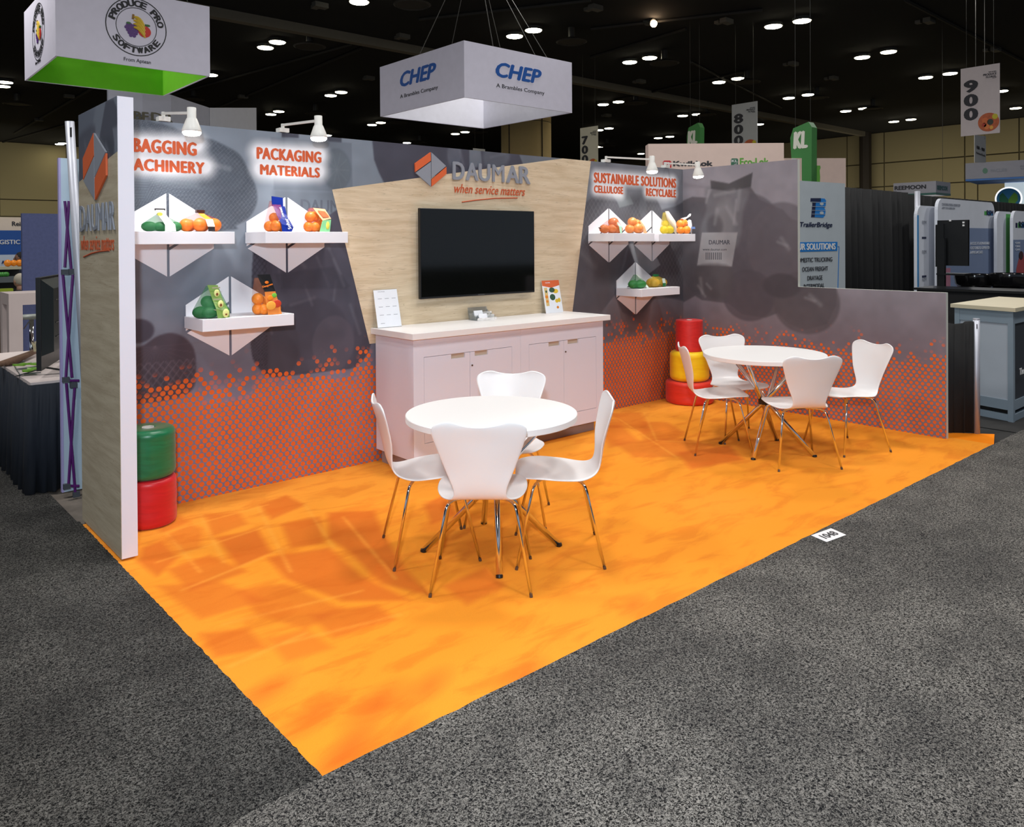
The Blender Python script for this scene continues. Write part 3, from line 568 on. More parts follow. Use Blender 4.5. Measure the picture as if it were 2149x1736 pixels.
# ------------------------------------------------------------------ wall shelves with hexagon plates
def shelf(x0, ztop, label, plate_label):
    c_ = x0+.3; zt, zb = ztop+.262, ztop-.296
    t = thing('hexagon_plates', plate_label, 'wall panel', (c_, 0, zb), 'white hexagon plates on the back wall')
    T, B, LT, LB, RT, RB = [(q[0], -.001, q[2]) for q in hexv(c_, zb, zt, .298)]
    logo(t, T, B, LT, LB, RT, RB, (0, -1, 0), (white_pan, white_pan), .017, .006, 'plate')
    g = G().box((x0, -.33, ztop-.076), (x0+.6, -.0075, ztop)); o = solo(g, 'wall_shelf', white_pan, label, 'shelf', 'white box shelves on the back wall')
    md = o.modifiers.new('b', 'BEVEL'); md.width = .0015; md.segments = 1
SH = {1: (.19, 1.74), 2: (.992, 1.742), 3: (.585, 1.2), 4: (4.362, 1.742), 5: (5.03, 1.738), 6: (4.762, 1.204)}
shelf(*SH[1], 'white box shelf at far left, half hidden by the wing wall', 'white hexagon plates behind the far left shelf')
shelf(*SH[2], 'white box shelf holding the navy bag of oranges', 'white hexagon plates behind the navy orange bag')
shelf(*SH[3], 'lower white box shelf left of the cabinet with avocados and dark orange bag', 'white hexagon plates above the green and red net rolls')
shelf(*SH[4], 'white box shelf holding two bags of onions', 'white hexagon plates behind the onion bags')
shelf(*SH[5], 'white box shelf nearest the corner, with the yellow lemon bag', 'white hexagon plates behind the lemon bag')
shelf(*SH[6], 'lowest white box shelf on the right, with limes and golden potatoes', 'white hexagon plates behind the limes')
# ------------------------------------------------------------------ television
tv = thing('television', 'large black flat television, screen off, on the oak panel', 'television', (3.0, -.03, 1.215))
q = [W(881.5, 437.2, -.06), W(1122.3, 442.8, -.06), W(1121.2, 612, -.06), W(882.4, 629.9, -.06)]; x0, x1, z1, z0 = 2.385, 3.612, 1.938, 1.218
scr, nt, b = nodes('dark_screen'); b.inputs['Base Color'].default_value = rgb(9, 10, 9); b.inputs['Roughness'].default_value = .06; b.inputs['Specular IOR Level'].default_value = .5
n = NT(nt); nt.links.new(n.mix(n.noise(n.obj(), 2, 1), rgb(8, 9, 8), rgb(11, 12, 10)), b.inputs['Base Color'])
o = G().box((x0, -.06, z0), (x1, -.028, z1)).mk('frame', black_pl, tv); md = o.modifiers.new('b', 'BEVEL'); md.width = .004; md.segments = 2
G().box((x0+.008, -.0612, z0+.016), (x1-.008, -.0602, z1-.008)).mk('screen', scr, tv)
G().box((2.7, -.03, 1.4), (3.3, .0, 1.75)).mk('wall_bracket', black_pl, tv); text('SAMSUNG', 'maker_mark', (2.965, -.0605, z0+.005), EX, EZ, .07, .008, mat('mark_grey', (120, 120, 120), .4), tv, .0004)
# ------------------------------------------------------------------ cabinet
TX0, TX1, TY, TZ = 1.962, 4.045, -.57, 1.02
g = G().box((TX0, TY, TZ-.045), (TX1, -.004, TZ)); wt = solo(g, 'worktop', white_lam, 'long white worktop lying across the two cabinets', 'worktop'); md = wt.modifiers.new('b', 'BEVEL'); md.width = .002; md.segments = 2
cabm = mat('cabinet_white', (220, 221, 234), .45, var=(3, .01)); gapm = mat('gap_shadow', (120, 108, 108), .8); kick = mat('kick_board', (150, 140, 140), .7); cut_m = mat('recess_shade', (190, 170, 150), .6)
def cabinet(xa, xb, label, key_px):
    t = thing('cabinet', label, 'cabinet', ((xa+xb)/2, -.26, 0), 'white cabinets under the worktop'); zb, zt, yf = .10, TZ-.0455, -.525
    G().box((xa, -.50, zb), (xb, -.02, zt)).mk('body', cabm, t)
    G().box((xa+.03, -.44, -.001), (xb-.03, -.05, zb)).mk('kick_board', kick, t)
    ml, mr, mt, mb = .09, .09, .135, .115
    # face frame round the doors
    G().box((xa, yf, zb), (xa+ml, -.5005, zt)).mk('frame_stile', cabm, t); G().box((xb-mr, yf, zb), (xb, -.5005, zt)).mk('frame_stile', cabm, t)
    G().box((xa+ml, yf, zt-mt), (xb-mr, -.5005, zt)).mk('frame_rail', cabm, t); G().box((xa+ml, yf, zb), (xb-mr, -.5005, zb+mb)).mk('frame_rail', cabm, t)
    a, b_, c_, d = xa+ml+.002, (xa+xb)/2, xb-mr-.002, zt-mt-.003; e = zb+mb+.003; nw, nh, no = .13, .035, .045
    for s_, (p, q_) in ((1, (a, b_-.0015)), (-1, (b_+.0015, c_))):
        n1 = (q_-no-nw, q_-no) if s_ > 0 else (p+no, p+no+nw)
        pts = [(p, e), (q_, e), (q_, d), (n1[1], d), (n1[1], d-nh), (n1[0], d-nh), (n1[0], d), (p, d)]
        dr = G().prism([(x_, yf, z_) for x_, z_ in pts], (0, .018, 0)).mk('door', cabm, t)
        G().box((n1[0], yf+.012, d-nh), (n1[1], yf+.0178, d)).mk('finger_cutout', cut_m, dr)  # fill behind the notch; brownish shade of the interior put into its colour
    kx, kz = W(*key_px, yf)[0], W(*key_px, yf)[2]
    lk = G().lathe([(.007, -.004), (.007, 0)], (b_+.02, yf-.001, kz), 12, ax='y').mk('lock', mat('lock_metal', (120, 96, 78), .3, .8), t)
cabinet(TX0+.035, 3.02, 'left white two-door cabinet beside the dotted wall', (988.5, 767)); cabinet(3.0215, TX1-.05, 'right white two-door cabinet behind the round table', (1184.5, 738.6))
# ------------------------------------------------------------------ things on the worktop
def card(name, label, pts, dz):
    return None
s1 = thing('sign_holder', 'clear upright holder with a white sheet of small printed squares, left on the worktop', 'sign', (2.08, -.10, TZ))
def leaf(px4, yb, yt):
    """leaning sheet: bottom pixels lie on the worktop, top leans back"""
    return [W(*px4[0], yb), W(*px4[1], yb), W(*px4[2], yt), W(*px4[3], yt)]
def floor_y(p): # point on the worktop under a pixel
    return F(*p, TZ+.001)
def stand4(b0, b1, t0, t1):
    a, b_ = W(*b0, -.075), W(*b1, -.075); a[2] = b_[2] = TZ+.0005; return a, b_, W(*t0, -.012), W(*t1, -.012)
bl, br, tl, tr = stand4((793, 685.5), (843, 681), (783, 609), (832, 606))
acr = mat('clear_acrylic', (235, 240, 242), .05, trans=.9, spec=.5)
n_ = np.cross(br-bl, tl-bl); n_ /= np.linalg.norm(n_)
G().prism([bl, br, tr, tl], -n_*.004).mk('acrylic_sheet', acr, s1); paper = mat('paper_sheet', (232, 234, 240), .5)
e1, e2 = (br-bl), (tl-bl); G().prism([bl+n_*.0005+e2*.01, br+n_*.0005+e2*.01, tr+n_*.0005-e2*.01, tl+n_*.0005-e2*.01], n_*.0012).mk('paper_sheet', paper, s1)
G().prism([bl-n_*.004, br-n_*.004, br-n_*.004+EY*.06, bl-n_*.004+EY*.06], (0, 0, .003)).mk('foot', acr, s1)
pg = mat('print_light_grey', (150, 152, 160), .6)
for r_ in range(4):
    for c_ in range(3):
        if r_ == 3 and c_ > 0: continue
        b0 = bl+e1*(.14+.29*c_)+e2*(.80-.215*r_-.045)+n_*.0019
        G().prism([b0, b0+e1*.17, b0+e1*.17+e2*.012, b0+e2*.012], n_*.0002).mk('caption_line', pg, s1)
b0 = bl+e1*.08+e2*.93+n_*.0019; text('DAUMAR', 'printed_word', b0+e1*.1, e1, e2, .06, .009, pg, s1, .0003)
s2 = thing('sign_holder', 'upright leaflet with orange heading and fruit pictures, right on the worktop', 'sign', (3.9, -.1, TZ))
bl, br, tl, tr = stand4((1146, 653.5), (1182, 651), (1136, 589.5), (1171.5, 587.5))
n_ = np.cross(br-bl, tl-bl); n_ /= np.linalg.norm(n_); e1, e2 = br-bl, tl-bl
G().prism([bl, br, tr, tl], -n_*.004).mk('acrylic_sheet', acr, s2); G().prism([bl+n_*.0005, br+n_*.0005, tr+n_*.0005, tl+n_*.0005], n_*.0012).mk('paper_sheet', paper, s2)
G().prism([bl-n_*.004, br-n_*.004, br-n_*.004+EY*.06, bl-n_*.004+EY*.06], (0, 0, .003)).mk('foot', acr, s2)
def pq(a, b_, c_, d, m, nm='printed_picture'):
    G().prism([bl+e1*u_+e2*v_+n_*.0019 for u_, v_ in ((a, c_), (b_, c_), (b_, d), (a, d))], n_*.0003).mk(nm, m, s2)
def pe(u_, v_, ru, rv, m):
    G().prism([bl+e1*(u_+ru*math.cos(t))+e2*(v_+rv*math.sin(t))+n_*.0022 for t in np.linspace(0, 6.28, 11)[:-1]], n_*.0003).mk('printed_picture', m, s2)
G().prism([bl+e1*u_+e2*v_+n_*.0019 for u_, v_ in ((0, .84), (.5, .77), (1, .84), (1, 1), (0, 1))], n_*.0003).mk('heading_band', orange_ink, s2)
text('DAUMAR', 'printed_word', bl+e1*.2+e2*.91+n_*.0024, e1, e2, .06, .012, paper, s2, .0003)
Yl, Gn, Og, Tn = mat('lemon_ink', (222, 186, 52), .5), mat('avocado_ink', (52, 84, 62), .5), mat('orange_fruit_ink', (222, 132, 40), .5), mat('tan_ink', (216, 184, 120), .5)
pq(.08, .26, .22, .78, Tn); pe(.16, .5, .09, .05, Og); pe(.18, .66, .05, .04, Gn); pe(.17, .36, .07, .04, Og); pe(.52, .70, .17, .08, Gn); pe(.72, .66, .16, .07, Yl); pe(.50, .48, .16, .10, Gn); pe(.72, .36, .1, .06, Yl); pe(.86, .38, .08, .07, Yl); pe(.72, .16, .07, .04, Og)
ch_ = thing('card_holder', 'clear acrylic holder with white business cards on the worktop below the television', 'card holder', (3.05, -.12, TZ))
a = W(1002, 668, -.16); b_ = W(1042, 664, -.16); cx, cy, w_ = (a[0]+b_[0])/2, -.16, (b_[0]-a[0])
for k in range(3):
    y_ = cy+.035*k; z_ = TZ+.001; G().prism([(cx-w_/2, y_, z_), (cx+w_/2, y_, z_), (cx+w_/2, y_-.006, z_+.02+.022*k), (cx-w_/2, y_-.006, z_+.02+.022*k)], (0, .002, 0)).mk('tier_front', acr, ch_)
G().prism([(cx-w_/2, cy+.1, z_), (cx+w_/2, cy+.1, z_), (cx+w_/2, cy+.13, z_+.10), (cx-w_/2, cy+.13, z_+.10)], (0, .002, 0)).mk('back_plate', acr, ch_)
G().box((cx-w_/2, cy, TZ+.0005), (cx+w_/2, cy+.12, TZ+.0025)).mk('base_plate', acr, ch_)
for s_ in (-1, 1): G().prism([(cx+s_*w_/2, cy, TZ+.001), (cx+s_*w_/2, cy+.12, TZ+.001), (cx+s_*w_/2, cy+.13, TZ+.08), (cx+s_*w_/2, cy, TZ+.02)], (.0015, 0, 0)).mk('side_plate', acr, ch_)
cw = mat('card_white', (240, 240, 244), .5)
for k, (dx, y_, z_) in enumerate([(-.03, .004, .004), (-.045, .045, .028)]):
    cd_ = G().prism([(cx+dx-.044, cy+y_, TZ+z_), (cx+dx+.044, cy+y_, TZ+z_), (cx+dx+.044, cy+y_+.018, TZ+z_+.05), (cx+dx-.044, cy+y_+.018, TZ+z_+.05)], (0, .008, 0))
    solo(cd_, 'business_card', cw, ['stack of white cards in the front tier of the clear holder', 'stack of white cards in the rear tier of the clear holder'][k], 'card', 'cards in the clear holder')
# ------------------------------------------------------------------ clip lamps
shade_m = mat('lamp_white', (214, 212, 206), .35); bulb = mat('bulb_glow', (255, 255, 255), .4, emit=(255, 252, 244), es=14.)
def clip_lamp(p, px_base, tilt, label, aim, arm_h=.115, jx=None):
    t = thing('clip_lamp', label, 'lamp', (0, 0, 0), 'white arm lamps clamped on the wall top')
    p = np.array(p, float); Mr = Matrix.Translation(Vector(p)) @ Matrix.Rotation(tilt, 4, 'Y')
    prof = [(.024, .148), (.026, .146), (.026, .088), (.032, .078), (.05, .03), (.056, .012), (.056, .004), (.050, .004)]
    def tr(g): g.v = [tuple(Mr @ Vector(v)) for v in g.v]; return g
    tr(G().lathe(prof[::-1], (0, 0, 0), 24)).mk('shade', shade_m, t, True)
    tr(G().lathe([(.020, -.022), (.044, -.016), (.0535, -.004), (.050, .006)], (0, 0, 0), 24)).mk('bulb', bulb, t, True)
    b0 = W(*px_base); b0[2] = 2.445; hd = np.array(tuple(Mr @ Vector((0, 0, .115))))
    G().box(b0+[-.035, -.01, -.001], b0+[.035, .055, .028]).mk('clamp', shade_m, t)
    j = b0+[.0, .02, .03]; G().tube([j, j+[0, 0, .03]], .012, 10).mk('pivot', shade_m, t)
    j = j+[0, 0, .02]; d = (hd-j); e = d/np.linalg.norm(d); G().prism([j+EZ*.008, j-EZ*.008, hd-EZ*.008-e*.02, hd+EZ*.008-e*.02], np.cross(e, EZ)*.012).mk('arm', shade_m, t)
    G().tube([hd-e*.035, hd], .012, 8).mk('swivel', shade_m, t)
    lp = p-[0, 0, .03]; lamp('lamp_light', 'SPOT', lp, aim, 19, (1, .97, .93), spot_size=math.radians(96), spot_blend=.7, shadow_soft_size=.04)
clip_lamp(W(402.5, 278, -.42), (345, 247), .0, 'white arm lamp over the first heading at far left', (.50, -.1, 1.7))
clip_lamp(W(669, 290, -.42), (596, 272), -.02, 'white arm lamp above the second heading', (1.3, -.1, 1.7))
clip_lamp(W(1368.5, 360, -.42), (1275, 338), .0, 'left of the two white arm lamps by the wall corner', (4.8, -.12, 1.7))
clip_lamp(W(1465.5, 370, -.42), (1400, 349), -.12, 'right of the two white arm lamps, nearest the wall corner', (5.5, -.14, 1.7))
# ------------------------------------------------------------------ chairs and tables
shell_m = mat('chair_white', (238, 236, 236), .38, coat=.15, var=(3, .01))
def make_chair(name, label):
    t = thing(name, label, 'chair', (0, 0, 0), 'white shell chairs around the tables')
    prof = [(.222, .437, .06), (.220, .441, .115), (.212, .447, .16), (.195, .452, .188), (.15, .455, .212), (.09, .449, .224), (.02, .441, .226), (-.05, .436, .218), (-.11, .436, .196), (-.155, .440, .165), (-.190, .452, .137), (-.212, .475, .122), (-.226, .51, .126),
            (-.236, .55, .143), (-.246, .60, .164), (-.258, .65, .183), (-.270, .70, .200), (-.281, .745, .215), (-.290, .78, .225), (-.296, .805, .224), (-.300, .822, .215), (-.302, .833, .198), (-.303, .838, .170)]
    N_ = len(prof); M_ = 15; V = []
    for i, (y, z, hw) in enumerate(prof):
        up = min(1, max(0, (z-.46)/.16)) if y < -.15 else 0; topw = min(1, max(0, (z-.74)/.09))
        for k in range(M_):
            s_ = (k/(M_-1)*2-1); x = hw*s_; c_ = s_*s_
            yy = y+up*.030*c_; aa = abs(s_); zz = z+(1-up)*(.006*c_ if -.1 < y < .12 else -.002*c_)-topw*(.022*(1-min(1, aa/.72)**2)+(.010*((aa-.72)/.28)**2 if aa > .72 else 0))
            V.append((x, yy, zz))
    Fc = [(i*M_+k, i*M_+k+1, (i+1)*M_+k+1, (i+1)*M_+k) for i in range(N_-1) for k in range(M_-1)]
    o = mk('seat_shell', V, Fc, shell_m, t, True); md = o.modifiers.new('s', 'SOLIDIFY'); md.thickness = .011; md.offset = 0; md = o.modifiers.new('u', 'SUBSURF'); md.levels = 1; md.render_levels = 2
    for sx in (-1, 1):
        for sy in (-1, 1):
            q = [(sx*.03, sy*.05, .418), (sx*.10, sy*.085, .418), (sx*.135, sy*.108, .417), (sx*.152, sy*.122, .410), (sx*.163, sy*.133, .396), (sx*.170, sy*.140, .375), (sx*.236, sy*.222, .012)]
            lg2 = G().tube(q, .0078, 12).mk('leg', chrome, t, True); G().tube([(sx*.2353, sy*.221, .016), (sx*.2375, sy*.2245, 0)],   .0082, 10).mk('leg_tip', mat('clear_tip', (84, 62, 48), .3), lg2)
    G().lathe([(.045, .405), (.075, .412), (.075, .428)], (0, 0, 0), 20).mk('seat_mount', mat('mount_grey', (70, 66, 64), .5), t)
    return t
CH = [((1.285, -2.174), (.67, .74), 'white shell chair with its back to the camera at the near table'), ((1.79, -2.19), (-.753, .657), 'white shell chair on the right of the near table, facing left'),
      ((1.30, -1.70), (.90, -.43), 'white shell chair on the left of the near table, facing right'), ((1.95, -1.60), (-.72, -.69), 'white shell chair between the near table and the cabinet'),
      ((4.23, -1.54), (.72, -.69), 'white shell chair in front of the yellow net roll at the far table'), ((4.68, -1.43), (-.47, -.88), 'white shell chair behind the far table by the wall corner'),
      ((4.317, -2.17), (.58, .81), 'white shell chair with its back to the camera at the far table'), ((5.0, -2.22), (-.92, .39), 'white shell chair at the right end of the far table, against the low wall')]
ch0 = make_chair('shell_chair', CH[0][2])
for k, ((x_, y_), (dx, dy), lb) in enumerate(CH):
    o = ch0 if k == 0 else copy_tree(ch0); o['label'] = lb; o.location = (x_, y_, 0); o.rotation_euler = (0, 0, -math.atan2(dx, dy))
def table(cx, cy, r, z, feet, label):
    t = thing('round_table', label, 'table', (cx, cy, 0), 'round white meeting tables')
    o = G().lathe([(r-.003, z-.034), (r, z-.031), (r, z-.003), (r-.003, z)], (cx, cy, 0), 96).mk('tabletop', white_lam, t); autosmooth(o, 30)
    c_ = np.array([cx, cy]); fc = np.mean([np.array(f) for f in feet], 0)
    for f in feet:
        f = np.array(f, float); d = f-fc; e = d/np.linalg.norm(d); side = np.array([-e[1], e[0]])*.026
        top = c_-e*.30; lg2 = G().tube([(f[0], f[1], .008), (c_[0]*.5+fc[0]*.5+side[0], c_[1]*.5+fc[1]*.5+side[1], z*.5), (top[0]+side[0]*2, top[1]+side[1]*2, z-.034)], .0165, 16).mk('leg', chrome, t, True)
        G().tube([(f[0], f[1], .012), (f[0]+d[0]*.01, f[1]+d[1]*.01, 0)], .018, 14).mk('leg_tip', black_pl, lg2)
    m_ = (c_+fc)/2; G().lathe([(.052, z*.5-.02), (.052, z*.5+.02), (.045, z*.5+.02), (.045, z*.5-.02)], (m_[0], m_[1], 0), 24).mk('hub_ring', black_pl, t)
    G().lathe([(.06, z-.042), (.06, z-.0345)], (cx, cy, 0), 20).mk('top_plate', alu, t)
table(1.515, -1.972, .457, .755, [(1.254, -1.71), (1.343, -2.231), (1.845, -2.139), (1.76, -1.60)], 'round white table with crossed chrome legs nearest the camera')
table(4.54, -1.77, .478, .757, [(4.359, -1.483), (4.139, -1.917), (4.552, -2.189), (4.79, -1.733)], 'round white table with crossed chrome legs by the right wall')
# ------------------------------------------------------------------ net rolls
def roll_mat(name, c1, c2, rough=.35):
    m, nt, b = nodes(name); n = NT(nt); x, y, z = n.sep(n.obj())
    ang = n.m('ARCTAN2', y, x); v = n.comb(n.m('MULTIPLY', ang, .8), n.m('ADD', n.m('MULTIPLY', z, 55.), n.m('MULTIPLY', n.noise(n.comb(ang, n.m('MULTIPLY', z, 3.)), 1.3, 2), 3.)))
    s_ = n.noise(v, 1., 4, .6); col = n.mix(n.ss(s_, .3, .72), rgb(*[(a*2+q)/3 for a, q in zip(c1, c2)]), rgb(*[(a+q*2)/3 for a, q in zip(c1, c2)])); nt.links.new(col, b.inputs['Base Color'])
    f_ = n.noise(n.obj(), 420, 2, .7); b.inputs['Roughness'].default_value = rough; b.inputs['Sheen Weight'].default_value = .1
    n.bump(n.m('ADD', n.m('MULTIPLY', s_, .8), n.m('MULTIPLY', f_, .3)), .22, .004, b); return m
def roll(name, c_, r, z0, z1, m, label, rnd=.03, core=.035, wob=.004):
    prof = []; N_ = 26; cx, cy = c_
    prof.append((core, z0+.004)); 
    for k in range(5): a = math.pi/2*k/4; prof.append((r-rnd+rnd*math.sin(a), z0+rnd-rnd*math.cos(a)))
    for k in range(1, N_): prof.append((r+wob*.2*math.sin(k*.5), z0+rnd+(z1-z0-2*rnd)*k/N_))
    for k in range(5): a = math.pi/2*k/4; prof.append((r-rnd+rnd*math.cos(a), z1-rnd+rnd*math.sin(a)))
    prof.append((core+.012, z1-.002)); prof.append((core, z1-.006)); prof.append((core, z1-.03))
    t = thing(name, label, 'net roll', (cx, cy, z0), 'rolls of packaging net')
    G().lathe(prof, (cx, cy, 0), 64).mk('wound_net', m, t, True)
    G().lathe([(core-.006, z1-.028), (core-.001, z1-.028), (core-.001, z1+.001), (core-.007, z1+.001), (core-.007, z1-.02)], (cx, cy, 0), 24).mk('core_tube', mat('core_card', (200, 196, 190), .7), t)
    return t
rr = roll_mat('red_net', (176, 10, 22), (214, 28, 40), .38); gg = roll_mat('green_net', (4, 84, 48), (18, 130, 84), .3); yy = roll_mat('yellow_net', (246, 192, 0), (255, 224, 16), .5); r2 = roll_mat('red_band', (196, 24, 24), (236, 52, 48), .5); r3 = roll_mat('orange_red_net', (196, 34, 20), (232, 58, 36), .5)
roll('red_net_roll', (.291, -.235), .154, 0, .283, rr, 'glossy red net roll on the orange carpet beside the left wing wall', .028)
roll('green_net_roll', (.289, -.237), .152, .284, .575, gg, 'glossy green net roll stacked on the red roll at far left', .035)
roll('red_net_roll', (5.595, -.275), .245, 0, .225, r3, 'wide orange-red net roll at the bottom of the corner stack', .03)
roll('yellow_net_roll', (5.597, -.272), .200, .226, .53, yy, 'yellow net roll in the middle of the corner stack', .045)
roll('red_net_roll', (5.597, -.272), .139, .531, .85, r2, 'narrow red net roll on top of the corner stack', .008, .03, .003)
# ------------------------------------------------------------------ bags of produce
def hull(pts, m, name, parent, infl=0.):
    bm = bmesh.new()
    for p in pts: bm.verts.new(tuple(map(float, p)))
    r_ = bmesh.ops.convex_hull(bm, input=bm.verts[:]); bmesh.ops.delete(bm, geom=list({e for e in r_['geom_interior']+r_['geom_unused'] if isinstance(e, bmesh.types.BMVert)}), context='VERTS')
    bm.normal_update()
    v = [np.array(q.co[:]) for q in bm.verts]; nn = [np.array(q.normal[:]) for q in bm.verts]; bm.verts.index_update(); f = [[q.index for q in fc.verts] for fc in bm.faces]; bm.free()
    v = [a+b*infl for a, b in zip(v, nn)]
    return mk(name, v, f, m, parent, True)
def strip(parent, pts, width, m, name='label', th=.0015):
    """band draped along points in the x-z plane in front of the bag; width vector along x"""
    v = []; P = [np.array(p, float) for p in pts]; n_ = len(P); ws_ = width if isinstance(width, (list, tuple)) else [width]*n_
    for p, w_ in zip(P, ws_):
        for dy in (0, th): v += [p+[-w_/2, dy, 0], p+[w_/2, dy, 0]]
    f = []
    for i in range(n_-1):
        a, b_ = 4*i, 4*i+4; f += [(a, a+1, b_+1, b_), (a+2, b_+2, b_+3, a+3), (a, b_, b_+2, a+2), (a+1, a+3, b_+3, b_+1)]
    f += [(0, 2, 3, 1), (4*n_-4, 4*n_-3, 4*n_-1, 4*n_-2)]
    return mk(name, v, f, m, parent)
def pts_ball(c_, r, n_=14):
    i = np.arange(n_*4)+.5; ph = np.arccos(1-2*i/(n_*4)); th = math.pi*(1+5**.5)*i; return np.array(c_)+r*np.stack([np.cos(th)*np.sin(ph), np.sin(th)*np.sin(ph), np.cos(ph)], 1)
def netm(name, col, a): return mat(name, col, .45, alpha=a)
orange_f = mat('orange_peel', (255, 146, 34), .34, bump=(900, .15, .001), var=(40, .12)); peach_f = mat('onion_skin', (230, 142, 72), .3, var=(30, .25)); avo_f = mat('avocado_skin', (30, 92, 46), .4, bump=(700, .4, .002), var=(60, .4)); lime_f = mat('lime_skin', (60, 140, 50), .4, var=(30, .3)); lemon_f = mat('lemon_skin', (232, 204, 30), .42, var=(30, .1)); gold_f = mat('potato_skin', (206, 146, 52), .55, var=(30, .2))
def bag(kind, label, sh, px, y0, items, fm, fn, net, neck=None, neck_m=None, sc=1.):
    """items: (dx, dy, row height, radius, (sx,sy,sz)) in metres from the bag centre; neck: (dx, height, halfwidth)"""
    x0, zt = SH[sh]; X_ = W(px, 500, y0)[0]; Z_ = zt+.0005
    t = thing(kind, label, 'produce bag', (X_, y0, Z_), 'net bags of produce on the shelves'); P = []
    for (dx, dy, dz, r, s_) in items:
        c_ = np.array([X_+dx, y0+dy, Z_+dz+r*s_[2]]); G().ball(c_, r, 16, 0, s_).mk(fn, fm, t, True); P.append(c_+(pts_ball((0, 0, 0), r)*np.array(s_))*1.03)
    P = np.concatenate(P); P[:, 2] = np.maximum(P[:, 2], Z_+.0005)
    if neck: dx, h, hw = neck; P = np.concatenate([P, [(X_+dx-hw, y0, Z_+h), (X_+dx+hw, y0, Z_+h), (X_+dx-hw, y0+.02, Z_+h), (X_+dx+hw, y0+.02, Z_+h)]])
    hull(P, net, 'net', t, .0005)
    if sh >= 4: t.scale = (1.35, 1.15, 1.15)
    return t, X_, y0, Z_
S1 = (1, 1, 1)
net_g, net_r, net_o, net_y = netm('green_net_film', (60, 150, 90), .38), netm('red_net_film', (214, 80, 66), .22), netm('orange_net_film', (232, 140, 80), .14), netm('yellow_net_film', (238, 214, 70), .35)
lab_w = mat('label_white', (226, 240, 226), .35); lab_b = mat('label_dark', (40, 34, 36), .4); lab_n = mat('label_navy', (18, 44, 140), .28); lab_p = mat('label_peach', (246, 178, 132), .35); lab_g = mat('label_green', (150, 222, 160), .35); brown = mat('closure_brown', (66, 32, 20), .4); lab_k = mat('label_black', (24, 24, 28), .35); paleg = mat('pale_green', (176, 226, 196), .35)
yF = -.22
A3 = (1.15, .9, .85)
t, x_, y_, z_ = bag('avocado_net_bag', 'low net bag of dark avocados with pale green band on the far left shelf', 1, 340, yF, [(-.072, 0, 0, .036, (1.3, .9, .85)), (.075, 0, 0, .036, (1.3, .9, .85)), (0, .03, 0, .036, A3), (-.01, -.02, .0, .033, A3)], avo_f, 'avocado', net_g, (-.012, .105, .012))
strip(t, [(x_-.012, y_-.004, z_+.135), (x_-.008, y_-.012, z_+.11), (x_+.012, y_-.046, z_+.07), (x_+.03, y_-.058, z_+.04), (x_+.032, y_-.058, z_+.002)], [.05, .045, .05, .06, .065], lab_w); strip(t, [(x_-.012, y_-.005, z_+.14), (x_-.012, y_-.005, z_+.128)], .062, lab_b, 'closure')
G().prism([(x_-.018+.016*math.cos(a), y_-.026, z_+.105+.011*math.sin(a)) for a in np.linspace(0, 6.28, 13)[:-1]], (0, .012, 0)).mk('printed_avocado', mat('avo_yellow', (210, 206, 90), .4), t)
t, x_, y_, z_ = bag('orange_net_bag', 'low net bag of oranges with brown top and white tag, far left shelf', 1, 420, yF, [(-.085, 0, 0, .041, S1), (-.012, -.03, 0, .043, S1), (.088, 0, 0, .043, (1.05, 1, 1)), (.03, .04, 0, .04, S1), (-.05, .05, 0, .04, S1)], orange_f, 'orange', net_r, (.0, .118, .014))
strip(t, [(x_+.002, y_-.002, z_+.122), (x_+.01, y_-.02, z_+.105), (x_+.034, y_-.06, z_+.078)], [.034, .038, .045], mat('label_orange', (248, 160, 50), .35)); strip(t, [(x_+.034, y_-.062, z_+.078), (x_+.042, y_-.078, z_+.032)], .045, lab_w, 'tag'); strip(t, [(x_+.042, y_-.078, z_+.03), (x_+.044, y_-.078, z_+.002)], .042, lab_b, 'barcode_tag')
G().box((x_-.024, y_-.012, z_+.118), (x_+.026, y_+.016, z_+.136)).mk('closure', brown, t)
t, x_, y_, z_ = bag('orange_net_bag', 'tall navy blue printed net bag of oranges', 2, 583, yF, [(-.058, -.0, 0, .036, S1), (-.030, -.035, 0, .038, S1), (.03, .0, 0, .038, S1), (-.02, .01, .06, .034, S1), (.0, .03, 0, .036, S1)], orange_f, 'orange', net_r, (-.012, .205, .035))
o = mk('film_label', [(x_-.036, y_-.012, z_+.17), (x_-.028+.074, y_-.012, z_+.17), (x_+.05, y_-.03, z_+.11), (x_+.085, y_-.055, z_+.03), (x_+.072, y_-.055, z_+.001), (x_-.006, y_-.078, z_+.001), (x_-.008, y_-.072, z_+.05), (x_-.025, y_-.04, z_+.11)], [(0, 1, 2, 7), (7, 2, 3, 6), (6, 3, 4, 5)], lab_n, t); md = o.modifiers.new('s', 'SOLIDIFY'); md.thickness = .002
G().prism([(x_-.043, y_-.012, z_+.17), (x_+.035, y_-.012, z_+.168), (x_+.035, y_-.008, z_+.228), (x_-.043, y_-.008, z_+.236)], (0, .006, 0)).mk('header', lab_n, t)
wh = mat('print_white', (240, 242, 246), .4)
text('Sweet', 'printed_word', (x_+.028, y_-.052, z_+.10), -EZ*1+EX*.0, EX-EY*.0, .0, .02, wh, t, .001, .02, keep=True) if False else None
def vtext(s_, p0, d, up, h, t, m, b=.02): text(s_, 'printed_word', p0, d, up, 0, h, m, t, .0008, b, keep=True)
vtext('Softer', (x_+.062, y_-.075, z_+.02), (-.25, .35, 1.), (-1, 0, -.25), .022, t, wh); vtext('Sweet', (x_+.03, y_-.040, z_+.10), (-.2, .3, 1.), (-1, 0, -.2), .02, t, wh); vtext('Easy', (x_+.062, y_-.05, z_+.085), (-.3, .35, 1.), (-1, 0, -.3), .011, t, wh)
